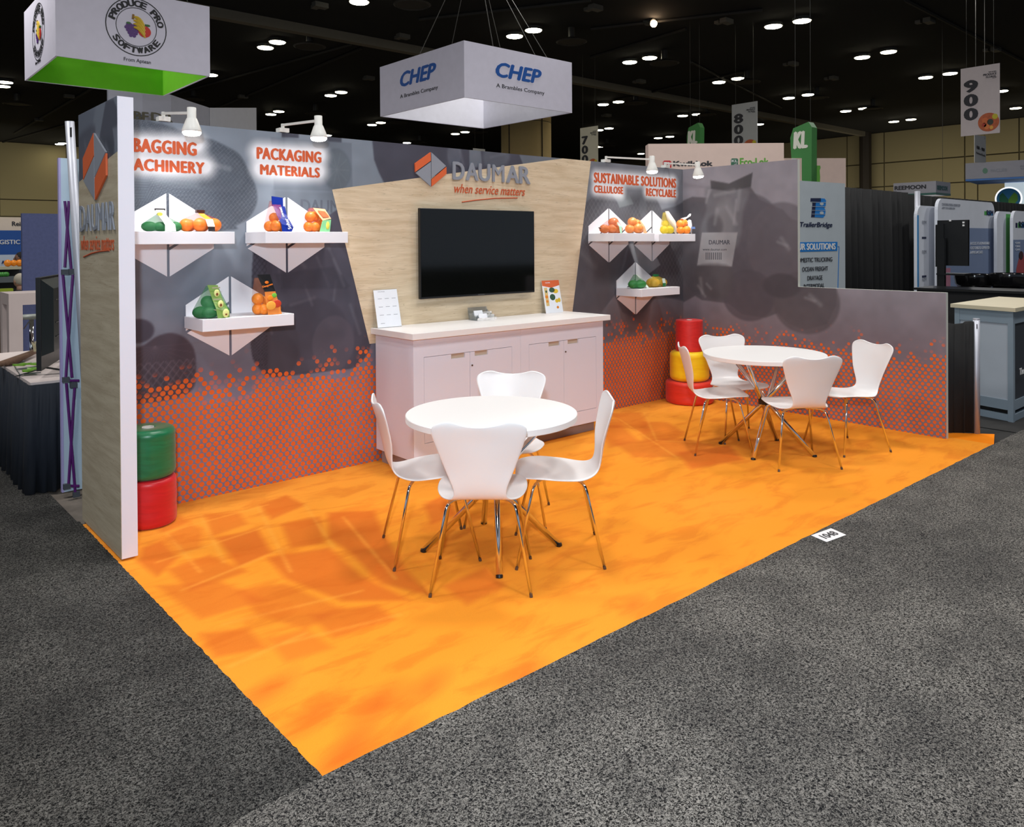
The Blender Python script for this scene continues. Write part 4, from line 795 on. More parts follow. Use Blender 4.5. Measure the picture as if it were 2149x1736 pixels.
t, x_, y_, z_ = bag('orange_net_bag', 'net bag of oranges with peach coloured film shaped like a small house', 2, 662, yF, [(-.055, -.01, 0, .036, S1), (-.02, -.03, 0, .034, S1), (.03, 0, 0, .036, S1), (-.042, -.01, .065, .038, S1), (-.01, .0, .07, .036, S1), (.04, .02, .05, .034, S1)], orange_f, 'orange', net_r, (.0, .165, .035))
o = mk('film_label', [(x_-.032, y_-.03, z_+.165), (x_+.058, y_-.03, z_+.158), (x_+.088, y_-.062, z_+.092), (x_+.016, y_-.075, z_+.078)], [(0, 3, 2, 1)], lab_p, t); md = o.modifiers.new('s', 'SOLIDIFY'); md.thickness = .002
o = mk('film_window', [(x_-.006, y_-.043, z_+.148), (x_+.052, y_-.042, z_+.142), (x_+.074, y_-.063, z_+.105), (x_+.024, y_-.069, z_+.1)], [(0, 3, 2, 1)], mat('window_film', (216, 106, 70), .2), t)
o = mk('film_label', [(x_+.016, y_-.075, z_+.078), (x_+.088, y_-.062, z_+.085), (x_+.078, y_-.06, z_+.001), (x_-.004, y_-.07, z_+.001)], [(0, 3, 2, 1)], lab_g, t); md = o.modifiers.new('s', 'SOLIDIFY'); md.thickness = .002
G().ball((x_+.058, y_-.066, z_+.045), .022, 10, 0, (.7, .2, 1.3)).mk('printed_jar', mat('pale_yellow', (238, 218, 92), .4), t, True)
t, x_, y_, z_ = bag('avocado_net_bag', 'tall green printed bag of avocados on the lower left shelf', 3, 446, -.24, [(-.075, .01, 0, .042, (1.2, .9, .9)), (-.03, -.03, 0, .042, (1.25, .9, .85)), (.05, .0, 0, .038, S1), (-.03, .01, .06, .04, (1.1, .9, 1)), (.02, .01, .055, .036, S1), (.06, -.02, 0, .036, S1)], avo_f, 'avocado', net_g, (-.004, .20, .032))
fg = mat('film_green', (126, 160, 82), .35); cream = mat('avo_flesh', (226, 232, 150), .4); pit = mat('avo_pit', (132, 74, 36), .4)
o = mk('film_label', [(x_-.042, y_-.02, z_+.208), (x_+.022, y_-.02, z_+.205), (x_+.04, y_-.045, z_+.12), (x_+.078, y_-.065, z_+.04), (x_+.08, y_-.062, z_+.001), (x_+.0, y_-.075, z_+.001), (x_-.008, y_-.07, z_+.06), (x_-.022, y_-.045, z_+.12)], [(0, 7, 2, 1), (7, 6, 3, 2), (6, 5, 4, 3)], fg, t); md = o.modifiers.new('s', 'SOLIDIFY'); md.thickness = .002
for (dx, dy, dz, s_) in [(.008, -.042, .155, 1.), (.022, -.066, .088, 1.), (.05, -.078, .03, 1.15)]:
    for r_, m_, e in ((.022, cream, 0), (.0115, pit, .003)): G().ball((x_+dx, y_+dy-e, z_+dz-(r_ < .02)*.004), r_*s_, 12, 0, (.85, .25, 1.1)).mk('printed_avocado', m_, t, True)
for dz in (.118, .19, .052): strip(t, [(x_+.0, y_-.05-(.2-dz)*.12, z_+dz+.004), (x_+.0+(.2-dz)*.12, y_-.05-(.2-dz)*.12, z_+dz-.004)], .05, mat('band_tan', (168, 168, 140), .4), 'printed_band')
t, x_, y_, z_ = bag('orange_net_bag', 'black topped net bag of oranges on the lower left shelf', 3, 557, -.24, [(-.055, .0, 0, .038, S1), (-.025, -.03, 0, .036, S1), (-.055, .0, .062, .04, S1), (.065, .0, 0, .036, S1), (.02, .02, .0, .036, S1), (.01, .01, .05, .036, S1)], orange_f, 'orange', net_o, (-.03, .24, .04))
o = mk('film_label', [(x_-.068, y_-.02, z_+.262), (x_+.02, y_-.02, z_+.262), (x_+.045, y_-.045, z_+.15), (x_-.03, y_-.05, z_+.15)], [(0, 3, 2, 1)], lab_k, t); md = o.modifiers.new('s', 'SOLIDIFY'); md.thickness = .002
o = mk('film_label', [(x_-.03, y_-.05, z_+.15), (x_+.045, y_-.045, z_+.15), (x_+.08, y_-.065, z_+.001), (x_-.02, y_-.075, z_+.001)], [(0, 3, 2, 1)], mat('film_orange', (232, 140, 66), .25), t); md = o.modifiers.new('s', 'SOLIDIFY'); md.thickness = .002
for (dx, dy, dz, r_, m_) in [(.0, -.078, .06, .034, mat('cut_orange', (248, 176, 70), .35)), (.045, -.07, .07, .03, mat('cut_red', (206, 66, 40), .35)), (.03, -.062, .125, .018, mat('leaf_green', (120, 200, 70), .4)), (.002, -.062, .11, .02, orange_f)]:
    G().ball((x_+dx, y_+dy, z_+dz), r_, 14, 0, (1, .12, .85)).mk('printed_fruit', m_, t, True)
vtext('Dauguste', (x_-.044, y_-.054, z_+.172), (1, -.1, .28), (-.2, .2, 1), .017, t, mat('print_orange', (244, 130, 30), .4)); G().ball((x_-.01, y_-.038, z_+.21), .014, 12, 0, (1, .2, .7)).mk('printed_mark', mat('print_orange', (244, 130, 30), .4), t, True)
t, x_, y_, z_ = bag('onion_net_bag', 'red net bag of onions with pale ribbon, left end of the right-hand shelves', 4, 1284, -.2, [(-.075, 0, 0, .036, (1.2, 1, 1)), (-.02, -.02, 0, .036, S1), (.035, .0, 0, .036, S1), (.07, .0, 0, .034, S1), (.01, .0, .055, .036, S1), (.035, .01, .065, .033, S1)], peach_f, 'onion', net_r, (.03, .10, .02))
strip(t, [(x_+.022, y_-.02, z_+.105), (x_+.045, y_-.05, z_+.055), (x_+.045, y_-.055, z_+.002)], [.012, .03, .018], paleg, 'ribbon'); G().tube([(x_-.115, y_, z_+.04), (x_-.135, y_, z_+.045)], [.006, .004], 6).mk('net_knot', brown, t)
t, x_, y_, z_ = bag('onion_net_bag', 'plump bag of yellow onions beside the red bag of onions', 4, 1331, -.2, [(-.05, 0, 0, .038, S1), (.01, -.03, 0, .042, S1), (.06, .0, 0, .036, S1), (-.02, .0, .06, .038, S1), (.035, .01, .05, .036, S1)], peach_f, 'onion', net_o, (.03, .115, .012))
strip(t, [(x_+.035, y_-.03, z_+.11), (x_+.06, y_-.045, z_+.06), (x_+.08, y_-.045, z_+.002)], [.012, .026, .04], lab_p, 'ribbon')
t, x_, y_, z_ = bag('lemon_net_bag', 'bag of lemons with tall cream paper neck near the corner', 5, 1400, -.2, [(-.045, -.01, 0, .036, S1), (.0, -.03, 0, .038, S1), (.03, .02, 0, .036, S1), (-.02, .0, .06, .03, S1)], lemon_f, 'lemon', net_y, (-.01, .19, .018))
o = hull([(x_-.045, y_-.02, z_+.2), (x_-.002, y_-.02, z_+.2), (x_-.035, y_-.03, z_+.14), (x_+.01, y_-.04, z_+.15), (x_+.05, y_-.05, z_+.11), (x_+.085, y_-.03, z_+.05), (x_+.085, y_-.03, z_+.001), (x_+.022, y_-.07, z_+.001), (x_+.005, y_-.07, z_+.08), (x_+.03, y_+.02, z_+.1)], mat('paper_cream', (240, 222, 196), .5), 'paper_sleeve', t)
t, x_, y_, z_ = bag('orange_net_bag', 'bag of small oranges half wrapped in white paper at the corner shelf', 5, 1433, -.2, [(-.04, -.01, 0, .034, S1), (-.0, -.04, 0, .036, S1), (-.03, .0, .055, .036, S1), (.01, .0, .07, .034, S1), (.05, .0, 0, .036, S1)], orange_f, 'orange', net_o, (.0, .13, .025))
hull([(x_+.022, y_-.05, z_+.13), (x_+.06, y_-.04, z_+.125), (x_+.09, y_-.03, z_+.06), (x_+.085, y_-.03, z_+.001), (x_+.02, y_-.075, z_+.001), (x_+.022, y_-.07, z_+.09), (x_+.05, y_+.02, z_+.1)], mat('paper_white2', (244, 242, 246), .5), 'paper_sleeve', t)
G().prism([(x_-.03, y_-.02, z_+.14), (x_+.05, y_-.02, z_+.155), (x_+.085, y_-.02, z_+.185), (x_+.08, y_-.02, z_+.165), (x_+.0, y_-.02, z_+.128)], (0, .02, 0)).mk('paper_flap', mat('paper_white2', (244, 242, 246), .5), t); strip(t, [(x_+.055, y_-.068, z_+.065), (x_+.058, y_-.068, z_+.045)], .045, mat('print_blue', (120, 150, 210), .4), 'printed_band')
t, x_, y_, z_ = bag('lime_net_bag', 'bag of green limes on the lowest right shelf', 6, 1338, -.2, [(-.05, 0, 0, .04, (1.1, 1, .9)), (.0, -.03, 0, .044, (1.2, .9, .8)), (.06, .03, 0, .036, S1)], lime_f, 'lime', net_g, (-.02, .115, .008))
strip(t, [(x_-.02, y_-.008, z_+.12), (x_+.01, y_-.04, z_+.07), (x_+.05, y_-.065, z_+.002)], [.012, .02, .025], lab_w, 'ribbon')
t, x_, y_, z_ = bag('potato_net_bag', 'bag of golden potatoes with green tie on the lowest right shelf', 6, 1378, -.2, [(-.035, -.01, 0, .042, (1.1, 1, .9)), (.0, .03, 0, .04, S1), (.07, .0, 0, .036, S1), (-.05, .02, 0, .038, S1)], gold_f, 'potato', net_y, (-.01, .095, .018))
strip(t, [(x_+.035, y_-.04, z_+.075), (x_+.037, y_-.048, z_+.035)], .034, lab_w, 'tag'); strip(t, [(x_+.037, y_-.048, z_+.034), (x_+.037, y_-.048, z_+.004)], .034, mat('tie_green', (30, 110, 60), .4), 'tag'); G().box((x_-.03, y_-.01, z_+.093), (x_+.012, y_+.016, z_+.112)).mk('tie', mat('tie_green', (30, 110, 60), .4), t)
# ------------------------------------------------------------------ helpers for the surroundings
fab_w = mat('banner_white', (232, 228, 244), .7); fab_g = mat('liner_green', (120, 205, 36), .75); fab_l = mat('liner_grey', (232, 232, 242), .75); wire = mat('hanging_wire', (50, 48, 44), .6)
pan_w = mat('panel_white', (216, 216, 216), .6); blk = mat('black_drape', (24, 24, 25), .9, bump=(60, .3, .004), var=(8, .2)); chep_b = mat('logo_blue', (20, 90, 176), .5); kl_g = mat('sign_green', (58, 128, 62), .6)
def pt(s_, lb, rb, ytop, plane, m, parent, b=.0, shear=0., th=.004, name='printed_word', off=.004):
    """lettering between two bottom pixels on a plane ('x'|'y', value)"""
    ax, v = plane; f_ = (lambda px, py: X(px, py, v-off)) if ax == 'x' else (lambda px, py: W(px, py, v-off))
    a, c = f_(*lb), f_(*rb); d = c-a; d[2] = 0; h = f_(lb[0], ytop)[2]-a[2]
    return text(s_, name, a, d, EZ, np.linalg.norm(d), h, m, parent, th, b, shear=shear)
def ppoly(pts, plane, m, parent, name='printed_shape', off=.004, th=.003):
    ax, v = plane; sgn = np.array([-1., 0, 0]) if ax == 'x' else np.array([0, -1., 0])
    P = [X(px, py, v-off) if ax == 'x' else W(px, py, v-off) for px, py in pts]; return G().prism(P, sgn*th).mk(name, m, parent)
def circ(cx, cy, rx, ry, n=24): return [(cx+rx*math.cos(t), cy+ry*math.sin(t)) for t in np.linspace(0, 2*math.pi, n+1)[:-1]]
def box_sign(name, label, N, lpx, rpx, h, m_out, m_in, wires=True, up=50):
    N = np.array(N); L = X(*lpx, N[0]); R2 = W(*rpx, N[1]); y1, x1 = L[1], R2[0]; z0, z1 = N[2], N[2]+h; x0, y0 = N[0], N[1]
    t = thing(name, label, 'hanging sign', ((x0+x1)/2, (y0+y1)/2, z0)); k = .03
    for a, b_ in (((x0, y0, z0), (x1, y0+k, z1)), ((x0, y0+k, z0), (x0+k, y1, z1)), ((x1-k, y0+k, z0), (x1, y1, z1)), ((x0+k, y1-k, z0), (x1-k, y1, z1))):
        G().box(a, b_).mk('fabric_panel', m_out, t)
    for a, b_ in (((x0+k, y0+k, z0+.01), (x1-k, y0+k+.004, z1)), ((x0+k, y0+k, z0+.01), (x0+k+.004, y1-k, z1)), ((x1-k-.004, y0+k, z0+.01), (x1-k, y1-k, z1)), ((x0+k, y1-k-.004, z0+.01), (x1-k, y1-k, z1))):
        G().box(a, b_).mk('liner', m_in, t)
    lamp('sign_fill', 'SPOT', ((x0+x1)/2, (y0+y1)/2, 2.6), ((x0+x1)/2, (y0+y1)/2, 9), up, (1, .98, .95), spot_size=math.radians(95), spot_blend=.6, shadow_soft_size=.4)  # added unseen lamp below the sign, brightening its liner
    if wires:
        cx, cy = (x0+x1)/2, (y0+y1)/2
        for fx, fy in ((.25, 0.004), (.75, 0.004), (.996, .3), (.996, .7), (.004, .5), (.6, .996)):
            G().tube([(x0+(x1-x0)*fx, y0+(y1-y0)*fy, z1), (cx, cy, 9)], .009, 5).mk('wire', wire, t)
    return t, (x0, y0, z0, x1, y1, z1)
def hang(parent, pts, top=9., r=.0045):
    for p in pts: G().tube([tuple(p), (p[0], p[1], top)], r, 5).mk('wire', wire, parent)
# ------------------------------------------------------------------ hanging signs
t, B = box_sign('hanging_sign', 'large white square hanging sign with fruit emblem and green inside', D(117, 117, 12.4), (52, 171), (441, 158), 1.23, fab_w, fab_g)
def ring(t, C_, R_, U_, r0, r1, m, n=48):
    N_ = np.cross(R_, U_); P = lambda r, a: C_+R_*r*math.cos(a)+U_*r*math.sin(a); v = []; f = []
    for i in range(n): a = 2*math.pi*i/n; v += [P(r0, a), P(r1, a), P(r1, a)+N_*.003, P(r0, a)+N_*.003]
    for i in range(n): a, b_ = 4*i, 4*((i+1) % n); f += [(a, a+1, b_+1, b_), (a+3, b_+3, b_+2, a+2), (a+1, a+2, b_+2, b_+1), (a, b_, b_+3, a+3)]
    mk('emblem_ring', v, f, m, t)
def arc_text(t, s_, C_, R_, U_, r, a0, a1, h, m, inward=False):
    n = len(s_)
    for i, ch in enumerate(s_):
        if ch == ' ': continue
        a = math.radians(a0+(a1-a0)*(i+.5)/n); rad = R_*math.cos(a)+U_*math.sin(a); tan = R_*math.sin(a)-U_*math.cos(a)
        up = rad if not inward else -rad; rt = tan if not inward else -tan; w_ = h*(.9 if ch not in 'I' else .4); o_ = C_+rad*(r if not inward else r+h)-rt*w_/2
        text(ch, 'emblem_letter', o_+np.cross(R_, U_)*.002, rt, up, w_, h, m, t, .003, .06)
def emblem(t, C_, R_, U_, s):
    C_ = np.array(C_, float); N_ = np.cross(R_, U_); C_ = C_+N_*.004
    ring(t, C_, R_, U_, .485*s, .50*s, dark_ink); ring(t, C_, R_, U_, .325*s, .335*s, dark_ink)
    arc_text(t, 'PRODUCE PRO', C_, R_, U_, .355*s, 168, 8, .105*s, dark_ink); arc_text(t, 'SOFTWARE', C_, R_, U_, .35*s, 208, 332, .10*s, dark_ink, True)
    gp, yl, rd, gn2 = mat('grape_purple', (92, 50, 128), .5), mat('banana_yellow', (226, 190, 60), .5), mat('apple_red', (214, 44, 34), .5), mat('leaf_dark', (50, 110, 50), .5)
    disc = lambda x_, y_, rx, ry, m, n=12, th=.003, nm='emblem_fruit': G().prism([C_+R_*(x_+rx*math.cos(q))*s+U_*(y_+ry*math.sin(q))*s for q in np.linspace(0, 6.283, n+1)[:-1]], N_*th).mk(nm, m, t)
    for k in range(4):
        p = [C_+R_*s*(-.05+.19*u_+.0*k)+U_*s*(.17-.06*k-(.0+.16*u_)+.05*math.sin(3.1*u_)) for u_ in np.linspace(0, 1, 7)]; G().tube([q+N_*.002*k for q in p], [.012*s, .024*s, .03*s, .032*s, .03*s, .024*s, .01*s], 6).mk('emblem_banana', yl, t)
    G().tube([C_+R_*s*-.06+U_*s*.13, C_+R_*s*-.05+U_*s*.21], .02*s, 6).mk('emblem_banana', mat('banana_stem', (150, 110, 40), .5), t)
    for r_ in range(5):
        for k in range(5-abs(r_-1)): disc(-.17+.055*k+.025*abs(r_-1), .02-.045*r_, .029, .029, gp, 10, .004+.001*((r_+k) % 3))
    disc(.13, -.06, .105, .10, rd, 20, .008); G().tube([C_+R_*.13*s+U_*.03*s+N_*.008, C_+R_*.145*s+U_*.075*s+N_*.008], .006*s, 5).mk('emblem_stalk', gn2, t); disc(.18, .055, .045, .02, gn2, 10, .009, 'emblem_leaf'); disc(-.13, .05, .04, .02, gn2, 10, .006, 'emblem_leaf')
N = np.array(B[:3]); c_ = W(286.5, 57, N[1]); emblem(t, c_, EX, EZ, .96)
c_ = X(81, 67, N[0]); emblem(t, c_, -EY, EZ, .96)
pt('From Aptean', (260, 129.5), (316.5, 133.5), 119.5, ('y', N[1]), dark_ink, t); pt('From Aptean', (74.5, 139), (85.5, 133), 131, ('x', N[0]), dark_ink, t)
t, B = box_sign('hanging_sign', 'white square fabric hanging sign with blue lettering above the column', D(974.5, 204, 16.7), (798, 248.6), (1200.6, 238.5), 1.2, fab_w, fab_l)
N = np.array(B[:3])
pt('CHEP', (841, 182.5), (914, 162), 153, ('x', N[0]), chep_b, t, .05, .25); pt('A Brambles Company', (840, 209), (919, 191), 199, ('x', N[0]), dark_ink, t)
pt('CHEP', (1042, 160), (1135, 172), 130, ('y', N[1]), chep_b, t, .05, .25); pt('A Brambles Company', (1041.5, 185.5), (1142.5, 203), 174.5, ('y', N[1]), dark_ink, t)
# aisle number signs
ntw = mat('sign_pinkwhite', (208, 196, 196), .6); ntg = mat('sign_grey', (176, 178, 178), .6); inkb = mat('ink_charcoal', (44, 44, 50), .6)
fp_ = mat('produce_photo', (196, 100, 50), .6, var=(30, .7)); 
def aisle(num, tl, tr, dep, h, m, label, disc=None):
    a = D(*tl, dep); b_ = X(*tr, a[0]); z1 = a[2]; z0 = z1-h
    t = thing('aisle_sign', label, 'hanging sign', (a[0], (a[1]+b_[1])/2, z0), 'aisle number signs'); G().box((a[0], b_[1], z0), (a[0]+.02, a[1], z1)).mk('board', m, t)
    w_ = a[1]-b_[1]; dh = h*.18
    for k, ch in enumerate(num): text(ch, 'printed_number', (a[0]-.004, a[1]-w_*.12, z1-h*(.36+.205*k)), -EY, EZ, w_*.30, dh*.92, inkb, t, .004, .08)
    for s_, fz, w2, hh in (('THE GLOBAL', .115, .2, .014), ('PRODUCE', .155, .33, .03), ('FLORAL', .19, .26, .026), ('SHOW', .205, .1, .01)): text(s_, 'printed_word', (a[0]-.004, a[1]-w_*(.92-w2), z1-h*fz), -EY, EZ, w_*w2, h*hh, inkb, t, .004, .03)
    c_ = (a[0]-.003, a[1]-w_*.72, z0+h*.17); G().prism([(c_[0], c_[1]+w_*.27*math.cos(q), c_[2]+h*.135*math.sin(q)) for q in np.linspace(0, 6.283, 25)[:-1]], (-.003, 0, 0)).mk('round_picture', mat('pic_orange', (190, 96, 56), .6, var=(12, .5)), t)
    for (u_, v_, r_, cl) in ((.18, .08, .09, (204, 190, 50)), (.05, .0, .1, (60, 66, 56)), (-.1, .03, .1, (214, 110, 60)), (-.05, -.07, .09, (226, 130, 70)), (.08, -.09, .06, (230, 170, 70)), (-.12, -.04, .07, (180, 60, 44))):
        G().prism([(c_[0]-.004, c_[1]-w_*(u_*.9)+w_*r_*.8*math.cos(q), c_[2]+h*v_*.9+h*r_*.45*math.sin(q)) for q in np.linspace(0, 6.283, 13)[:-1]], (-.002, 0, 0)).mk('pictured_fruit', mat('pic_%d_%d_%d' % cl, cl, .6), t)
    hang(t, [(a[0]+.01, b_[1]+w_*.15, z1), (a[0]+.01, a[1]-w_*.15, z1)]); return t, a, b_, z0
t, a, b_, z0 = aisle('900', (2016, 145), (2098, 132), 21, 1.79, ntw, 'hanging aisle sign numbered 900 with a round fruit picture')
aisle('800', (1535.7, 220.4), (1589, 212.3), 27, 1.79, ntg, 'hanging aisle sign numbered 800 behind the pink-lit header wall'); aisle('700', (1217.5, 269.4), (1254.4, 263.7), 31, 1.79, mat('sign_cream', (200, 196, 180), .6), 'hanging aisle sign numbered 700 right of the column')
q0 = D(2045.5, 283, 21.5); q1 = D(2069, 286, 22.6); t = thing('aisle_sign', 'small white board hanging below the 900 sign', 'hanging sign', (q0[0], q0[1], q0[2]-.75))
G().prism([q0, q1, q1-EZ*.75, q0-EZ*.75], (.02, .02, 0)).mk('board', pan_w, t); d_ = (q1-q0); d_[2] = 0; n_ = np.cross(d_/np.linalg.norm(d_), EZ)*.004
text('100 - 900', 'printed_number', q0+d_*.15-EZ*.36+n_*2, d_, EZ, np.linalg.norm(d_)*.7, .09, inkb, t, .003, .03); text('Numbered Booths', 'printed_word', q0+d_*.1-EZ*.5+n_*2, d_, EZ, np.linalg.norm(d_)*.8, .06, inkb, t, .003)
hang(t, [q0+d_*.1, q0+d_*.9], r=.006)
def klsign(pts, x_, dep_tip, txt, label):
    a = D(*pts[0], dep_tip); v = [X(px, py, a[0]) for px, py in pts]; t = thing('hanging_sign', label, 'hanging sign', (a[0], a[1], min(q[2] for q in v)), 'green pointed hanging signs')
    G().prism(v, (.25, 0, 0)).mk('board', kl_g, t); pt('KL', *txt, ('x', a[0]), mat('kl_white', (222, 222, 210), .6), t, .05, .1); hang(t, [v[0]+[.1, 0, 0], v[-1]+[.1, 0, -.02]]); return t, a
klsign([(1696.5, 255.6), (1703.7, 266.6), (1703, 392), (1664, 392), (1658.4, 289.6), (1664.7, 269.4)], 0, 19, ((1667, 312), (1693, 310), 278), 'large green pointed hanging sign with white letters, right of the header wall')
klsign([(1464.6, 257.5), (1468.8, 267), (1468, 330), (1441, 330), (1441.5, 285), (1445, 268)], 0, 26, ((1444.5, 302), (1462, 302), 276), 'small green pointed hanging sign with white letters behind the header wall')
a = D(993, 311, 34); t = thing('aisle_sign', 'small pale sign board just above the booth wall, left of the column', 'hanging sign', a-[0, 0, .8]); b_ = W(1018, 308, a[1]); G().box((a[0], a[1], a[2]-.8), (b_[0], a[1]+.02, a[2])).mk('board', pan_w, t); hang(t, [(a[0]+.1, a[1], a[2]), (b_[0]-.1, a[1], a[2])])
# grey tower sign behind the left wall
tg = mat('tower_grey', (176, 178, 192), .7); olive = mat('letter_olive', (86, 82, 66), .6)
v = [W(px, 300, yy_) for px, yy_ in ((228, 15.), (300, 15.05), (359.6, 15.3), (400, 15.7), (440, 16.2))]; tz = [W(228, 160, 15.)[2], W(300, 181, 15.05)[2], W(359.6, 199, 15.3)[2], W(400, 213, 15.7)[2], W(440, 226.2, 16.2)[2]]
t = thing('tower_sign', 'tall curved grey sign wall rising behind the far left of the booth', 'sign', (v[2][0], 15.3, 0))
g = G()
for i in range(4): g.prism([(v[i][0], v[i][1], 0), (v[i+1][0], v[i+1][1], 0), (v[i+1][0], v[i+1][1], tz[i+1]), (v[i][0], v[i][1], tz[i])], (0, .1, 0))
g.mk('curved_panel', tg, t); a, b_ = W(440, 226.2, 16.2), W(538, 226.3, 17.6)
G().prism([(a[0], 16.2, 0), (b_[0], 17.6, 0), (b_[0], 17.6, b_[2]), (a[0], 16.2, a[2])], (0, .1, 0)).mk('side_panel', mat('tower_grey2', (200, 202, 214), .7), t)
pt('BF', (281, 251), (311, 251), 233.5, ('y', 15.0), olive, t, .05); pt('DR', (318, 253), (362, 254), 236, ('y', 15.04), olive, t, .05)
# ------------------------------------------------------------------ neighbours on the left
al2 = mat('pole_metal', (186, 188, 198), .5, .6)
pole = thing('drape_pole', 'tall leaning silver pole behind the left wing wall', 'pole', (.13, .36, 0)); G().lathe([(.03, 0), (.03, .01)], (.13, .36, 0), 4).mk('base_plate', al2, pole)
G().tube([(.13, .36, .008), (.016, .353, 2.44)], .0265, 20).mk('tube', al2, pole, True); G().box((.012, .324, 2.34), (.022, .328, 2.40)).mk('slot', blk, pole)
def curtain(name, x0, x1, y, z0, z1, label, m=blk, amp=.03, n=None, along='x'):
    n = n or int(abs(x1-x0)/.02); v = []; f = []
    for i in range(n+1):
        u_ = x0+(x1-x0)*i/n; w_ = amp*math.sin(u_*27+math.sin(u_*9)*1.3)
        for z, k in ((z0, 1.3), (z0+(z1-z0)*.6, 1.), (z1, .35)):
            for off in (0, .006):
                p = (u_, y+w_*k+off, z); v.append(p if along == 'x' else (p[1], p[0], z))
    for i in range(n):
        a, b_ = 6*i, 6*i+6
        for k in (0, 2): f += [(a+k, b_+k, b_+k+2, a+k+2), (a+k+1, a+k+3, b_+k+3, b_+k+1)]
        f += [(a, a+1, b_+1, b_), (a+4, b_+4, b_+5, a+5)]
    f += [(0, 2, 3, 1), (2, 4, 5, 3), (6*n, 6*n+1, 6*n+3, 6*n+2), (6*n+2, 6*n+3, 6*n+5, 6*n+4)]
    vv = np.array(v); o = mk(name, v, f, m, None, True, base=((vv[:, 0].min()+vv[:, 0].max())/2, (vv[:, 1].min()+vv[:, 1].max())/2, z0)); return tag(o, label, 'drape')
curtain('black_drape', .12, 5.9, .46, 0, 2.32, 'black drape hanging close behind the booth back wall', amp=.02, n=200)
pop = thing('popup_display', 'pale blue pop-up display with purple folding struts, seen edge-on at the left', 'display', (.05, .64, 0))
pb2 = mat('popup_fabric', (186, 206, 222), .6); pv = mat('strut_purple', (92, 30, 110), .35); pj = mat('joint_grey', (70, 74, 82), .5)
q = lambda px, py: W(px, py, .60)
x_l, x_r = W(129.5, 600, .66)[0], W(172, 600, .66)[0]; G().box((x_l, .66, .03), (x_r+.1, .68, q(133, 330)[2])).mk('fabric_panel', pb2, pop); G().box((x_l-.012, .655, .03), (x_l, .69, q(133, 330)[2])).mk('edge_strip', mat('edge_lilac', (176, 166, 214), .5), pop)
for a, b_ in [((136, 422), (149.3, 566)), ((144.5, 422), (136, 561)), ((132, 577), (151, 792)), ((152.5, 577), (138, 792)), ((139, 804), (158, 1034)), ((156.5, 812), (143.5, 1023)), ((138, 799), (166, 799)), ((140, 1020), (166, 1020))]:
    G().tube([q(*a), q(*b_)], .0085, 8).mk('strut', pv, pop)
for px, py in ((136, 571), (151, 570), (138, 797), (154, 808), (140, 1021), (160, 1041)): c_ = q(px, py); c_[2] = max(c_[2], .018); G().box(c_-[.02, .012, .017], c_+[.02, .012, .017]).mk('joint', pj, pop)
# skirted table
tb = thing('skirted_table', 'table with white top and pleated navy black skirt behind the booth', 'table', (.5, 1.7, 0))
G().box((-.13, .83, .722), (1.35, 2.7, .75)).mk('tabletop', mat('cloth_white', (214, 200, 196), .7), tb)
nv = mat('skirt_navy', (20, 28, 40), .85, var=(6, .25)); v = []; f = []; path = [(-.14, 2.7-.02*i) for i in range(94)]+[(-.14+.02*i, .82) for i in range(1, 75)]
for i, (x_, y_) in enumerate(path):
    w_ = .014*math.sin(i*1.9)+.012*math.sin(i*.83+1); nx, ny = (-1, 0) if i < 94 else (0, -1)
    for z, k in ((.009, 1.6), (.35, 1.1), (.735, .12)): v.append((x_+nx*w_*k-abs(k)*.004*(-nx), y_+ny*w_*k, z))
for i in range(len(path)-1): f += [(3*i, 3*i+3, 3*i+4, 3*i+1), (3*i+1, 3*i+4, 3*i+5, 3*i+2)]
o = mk('skirt', v, f, nv, tb, True); md = o.modifiers.new('s', 'SOLIDIFY'); md.thickness = .004
P0 = F(87, 779, .80); e = np.array([math.sin(.39), math.cos(.39), 0]); nrm = np.array([-e[1], e[0], 0])  # away from the camera side
zt = W(84, 583, P0[1])[2]; tvb = thing('television', 'black television seen from behind on the skirted table', 'television', (P0[0], P0[1], .75)); bk = mat('tv_back', (36, 42, 44), .4)
A_ = P0; Wd = 1.05
G().prism([A_, A_+e*Wd, A_+e*Wd+EZ*(zt-.8), A_+EZ*(zt-.8)], nrm*.03).mk('frame', black_pl, tvb)
nb = -nrm; i0, i1 = .07, Wd-.07; h_ = zt-.8
o = G().add([A_+e*.015+EZ*.1, A_+e*(Wd-.015)+EZ*.1, A_+e*(Wd-.015)+EZ*(h_-.015), A_+e*.015+EZ*(h_-.015), A_+e*.09+EZ*.12+nb*.06, A_+e*(Wd-.09)+EZ*.12+nb*.06, A_+e*(Wd-.09)+EZ*(h_-.08)+nb*.06, A_+e*.09+EZ*(h_-.08)+nb*.06], [(0, 1, 5, 4), (1, 2, 6, 5), (2, 3, 7, 6), (3, 0, 4, 7), (4, 5, 6, 7), (3, 2, 1, 0)]).mk('back_cover', bk, tvb)
for z_ in (.22, .32, .48): G().tube([A_+e*.14+EZ*z_+nb*.063, A_+e*.7+EZ*z_+nb*.063], .004, 6).mk('vent_ridge', black_pl, tvb)
for u_ in (.15, .8): G().prism([A_+e*u_-EZ*.049+nb*.20, A_+e*(u_+.05)-EZ*.049+nb*.20, A_+e*(u_+.05)-EZ*.0+nb*.0, A_+e*u_-EZ*.0+nb*.0], nrm*.02).mk('stand_leg', black_pl, tvb); G().prism([A_+e*u_-EZ*.049-nb*.18, A_+e*(u_+.04)-EZ*.049-nb*.18, A_+e*(u_+.04)-EZ*.0, A_+e*u_-EZ*.0], nrm*.02).mk('stand_leg', black_pl, tvb)
br_ = mat('bark_brown', (112, 84, 66), .8, bump=(40, .6, .006), var=(20, .35))
rl = thing('fluted_roll', 'ribbed brown wooden mat lying on the skirted table beside the television', 'mat', F(40, 760, .76))
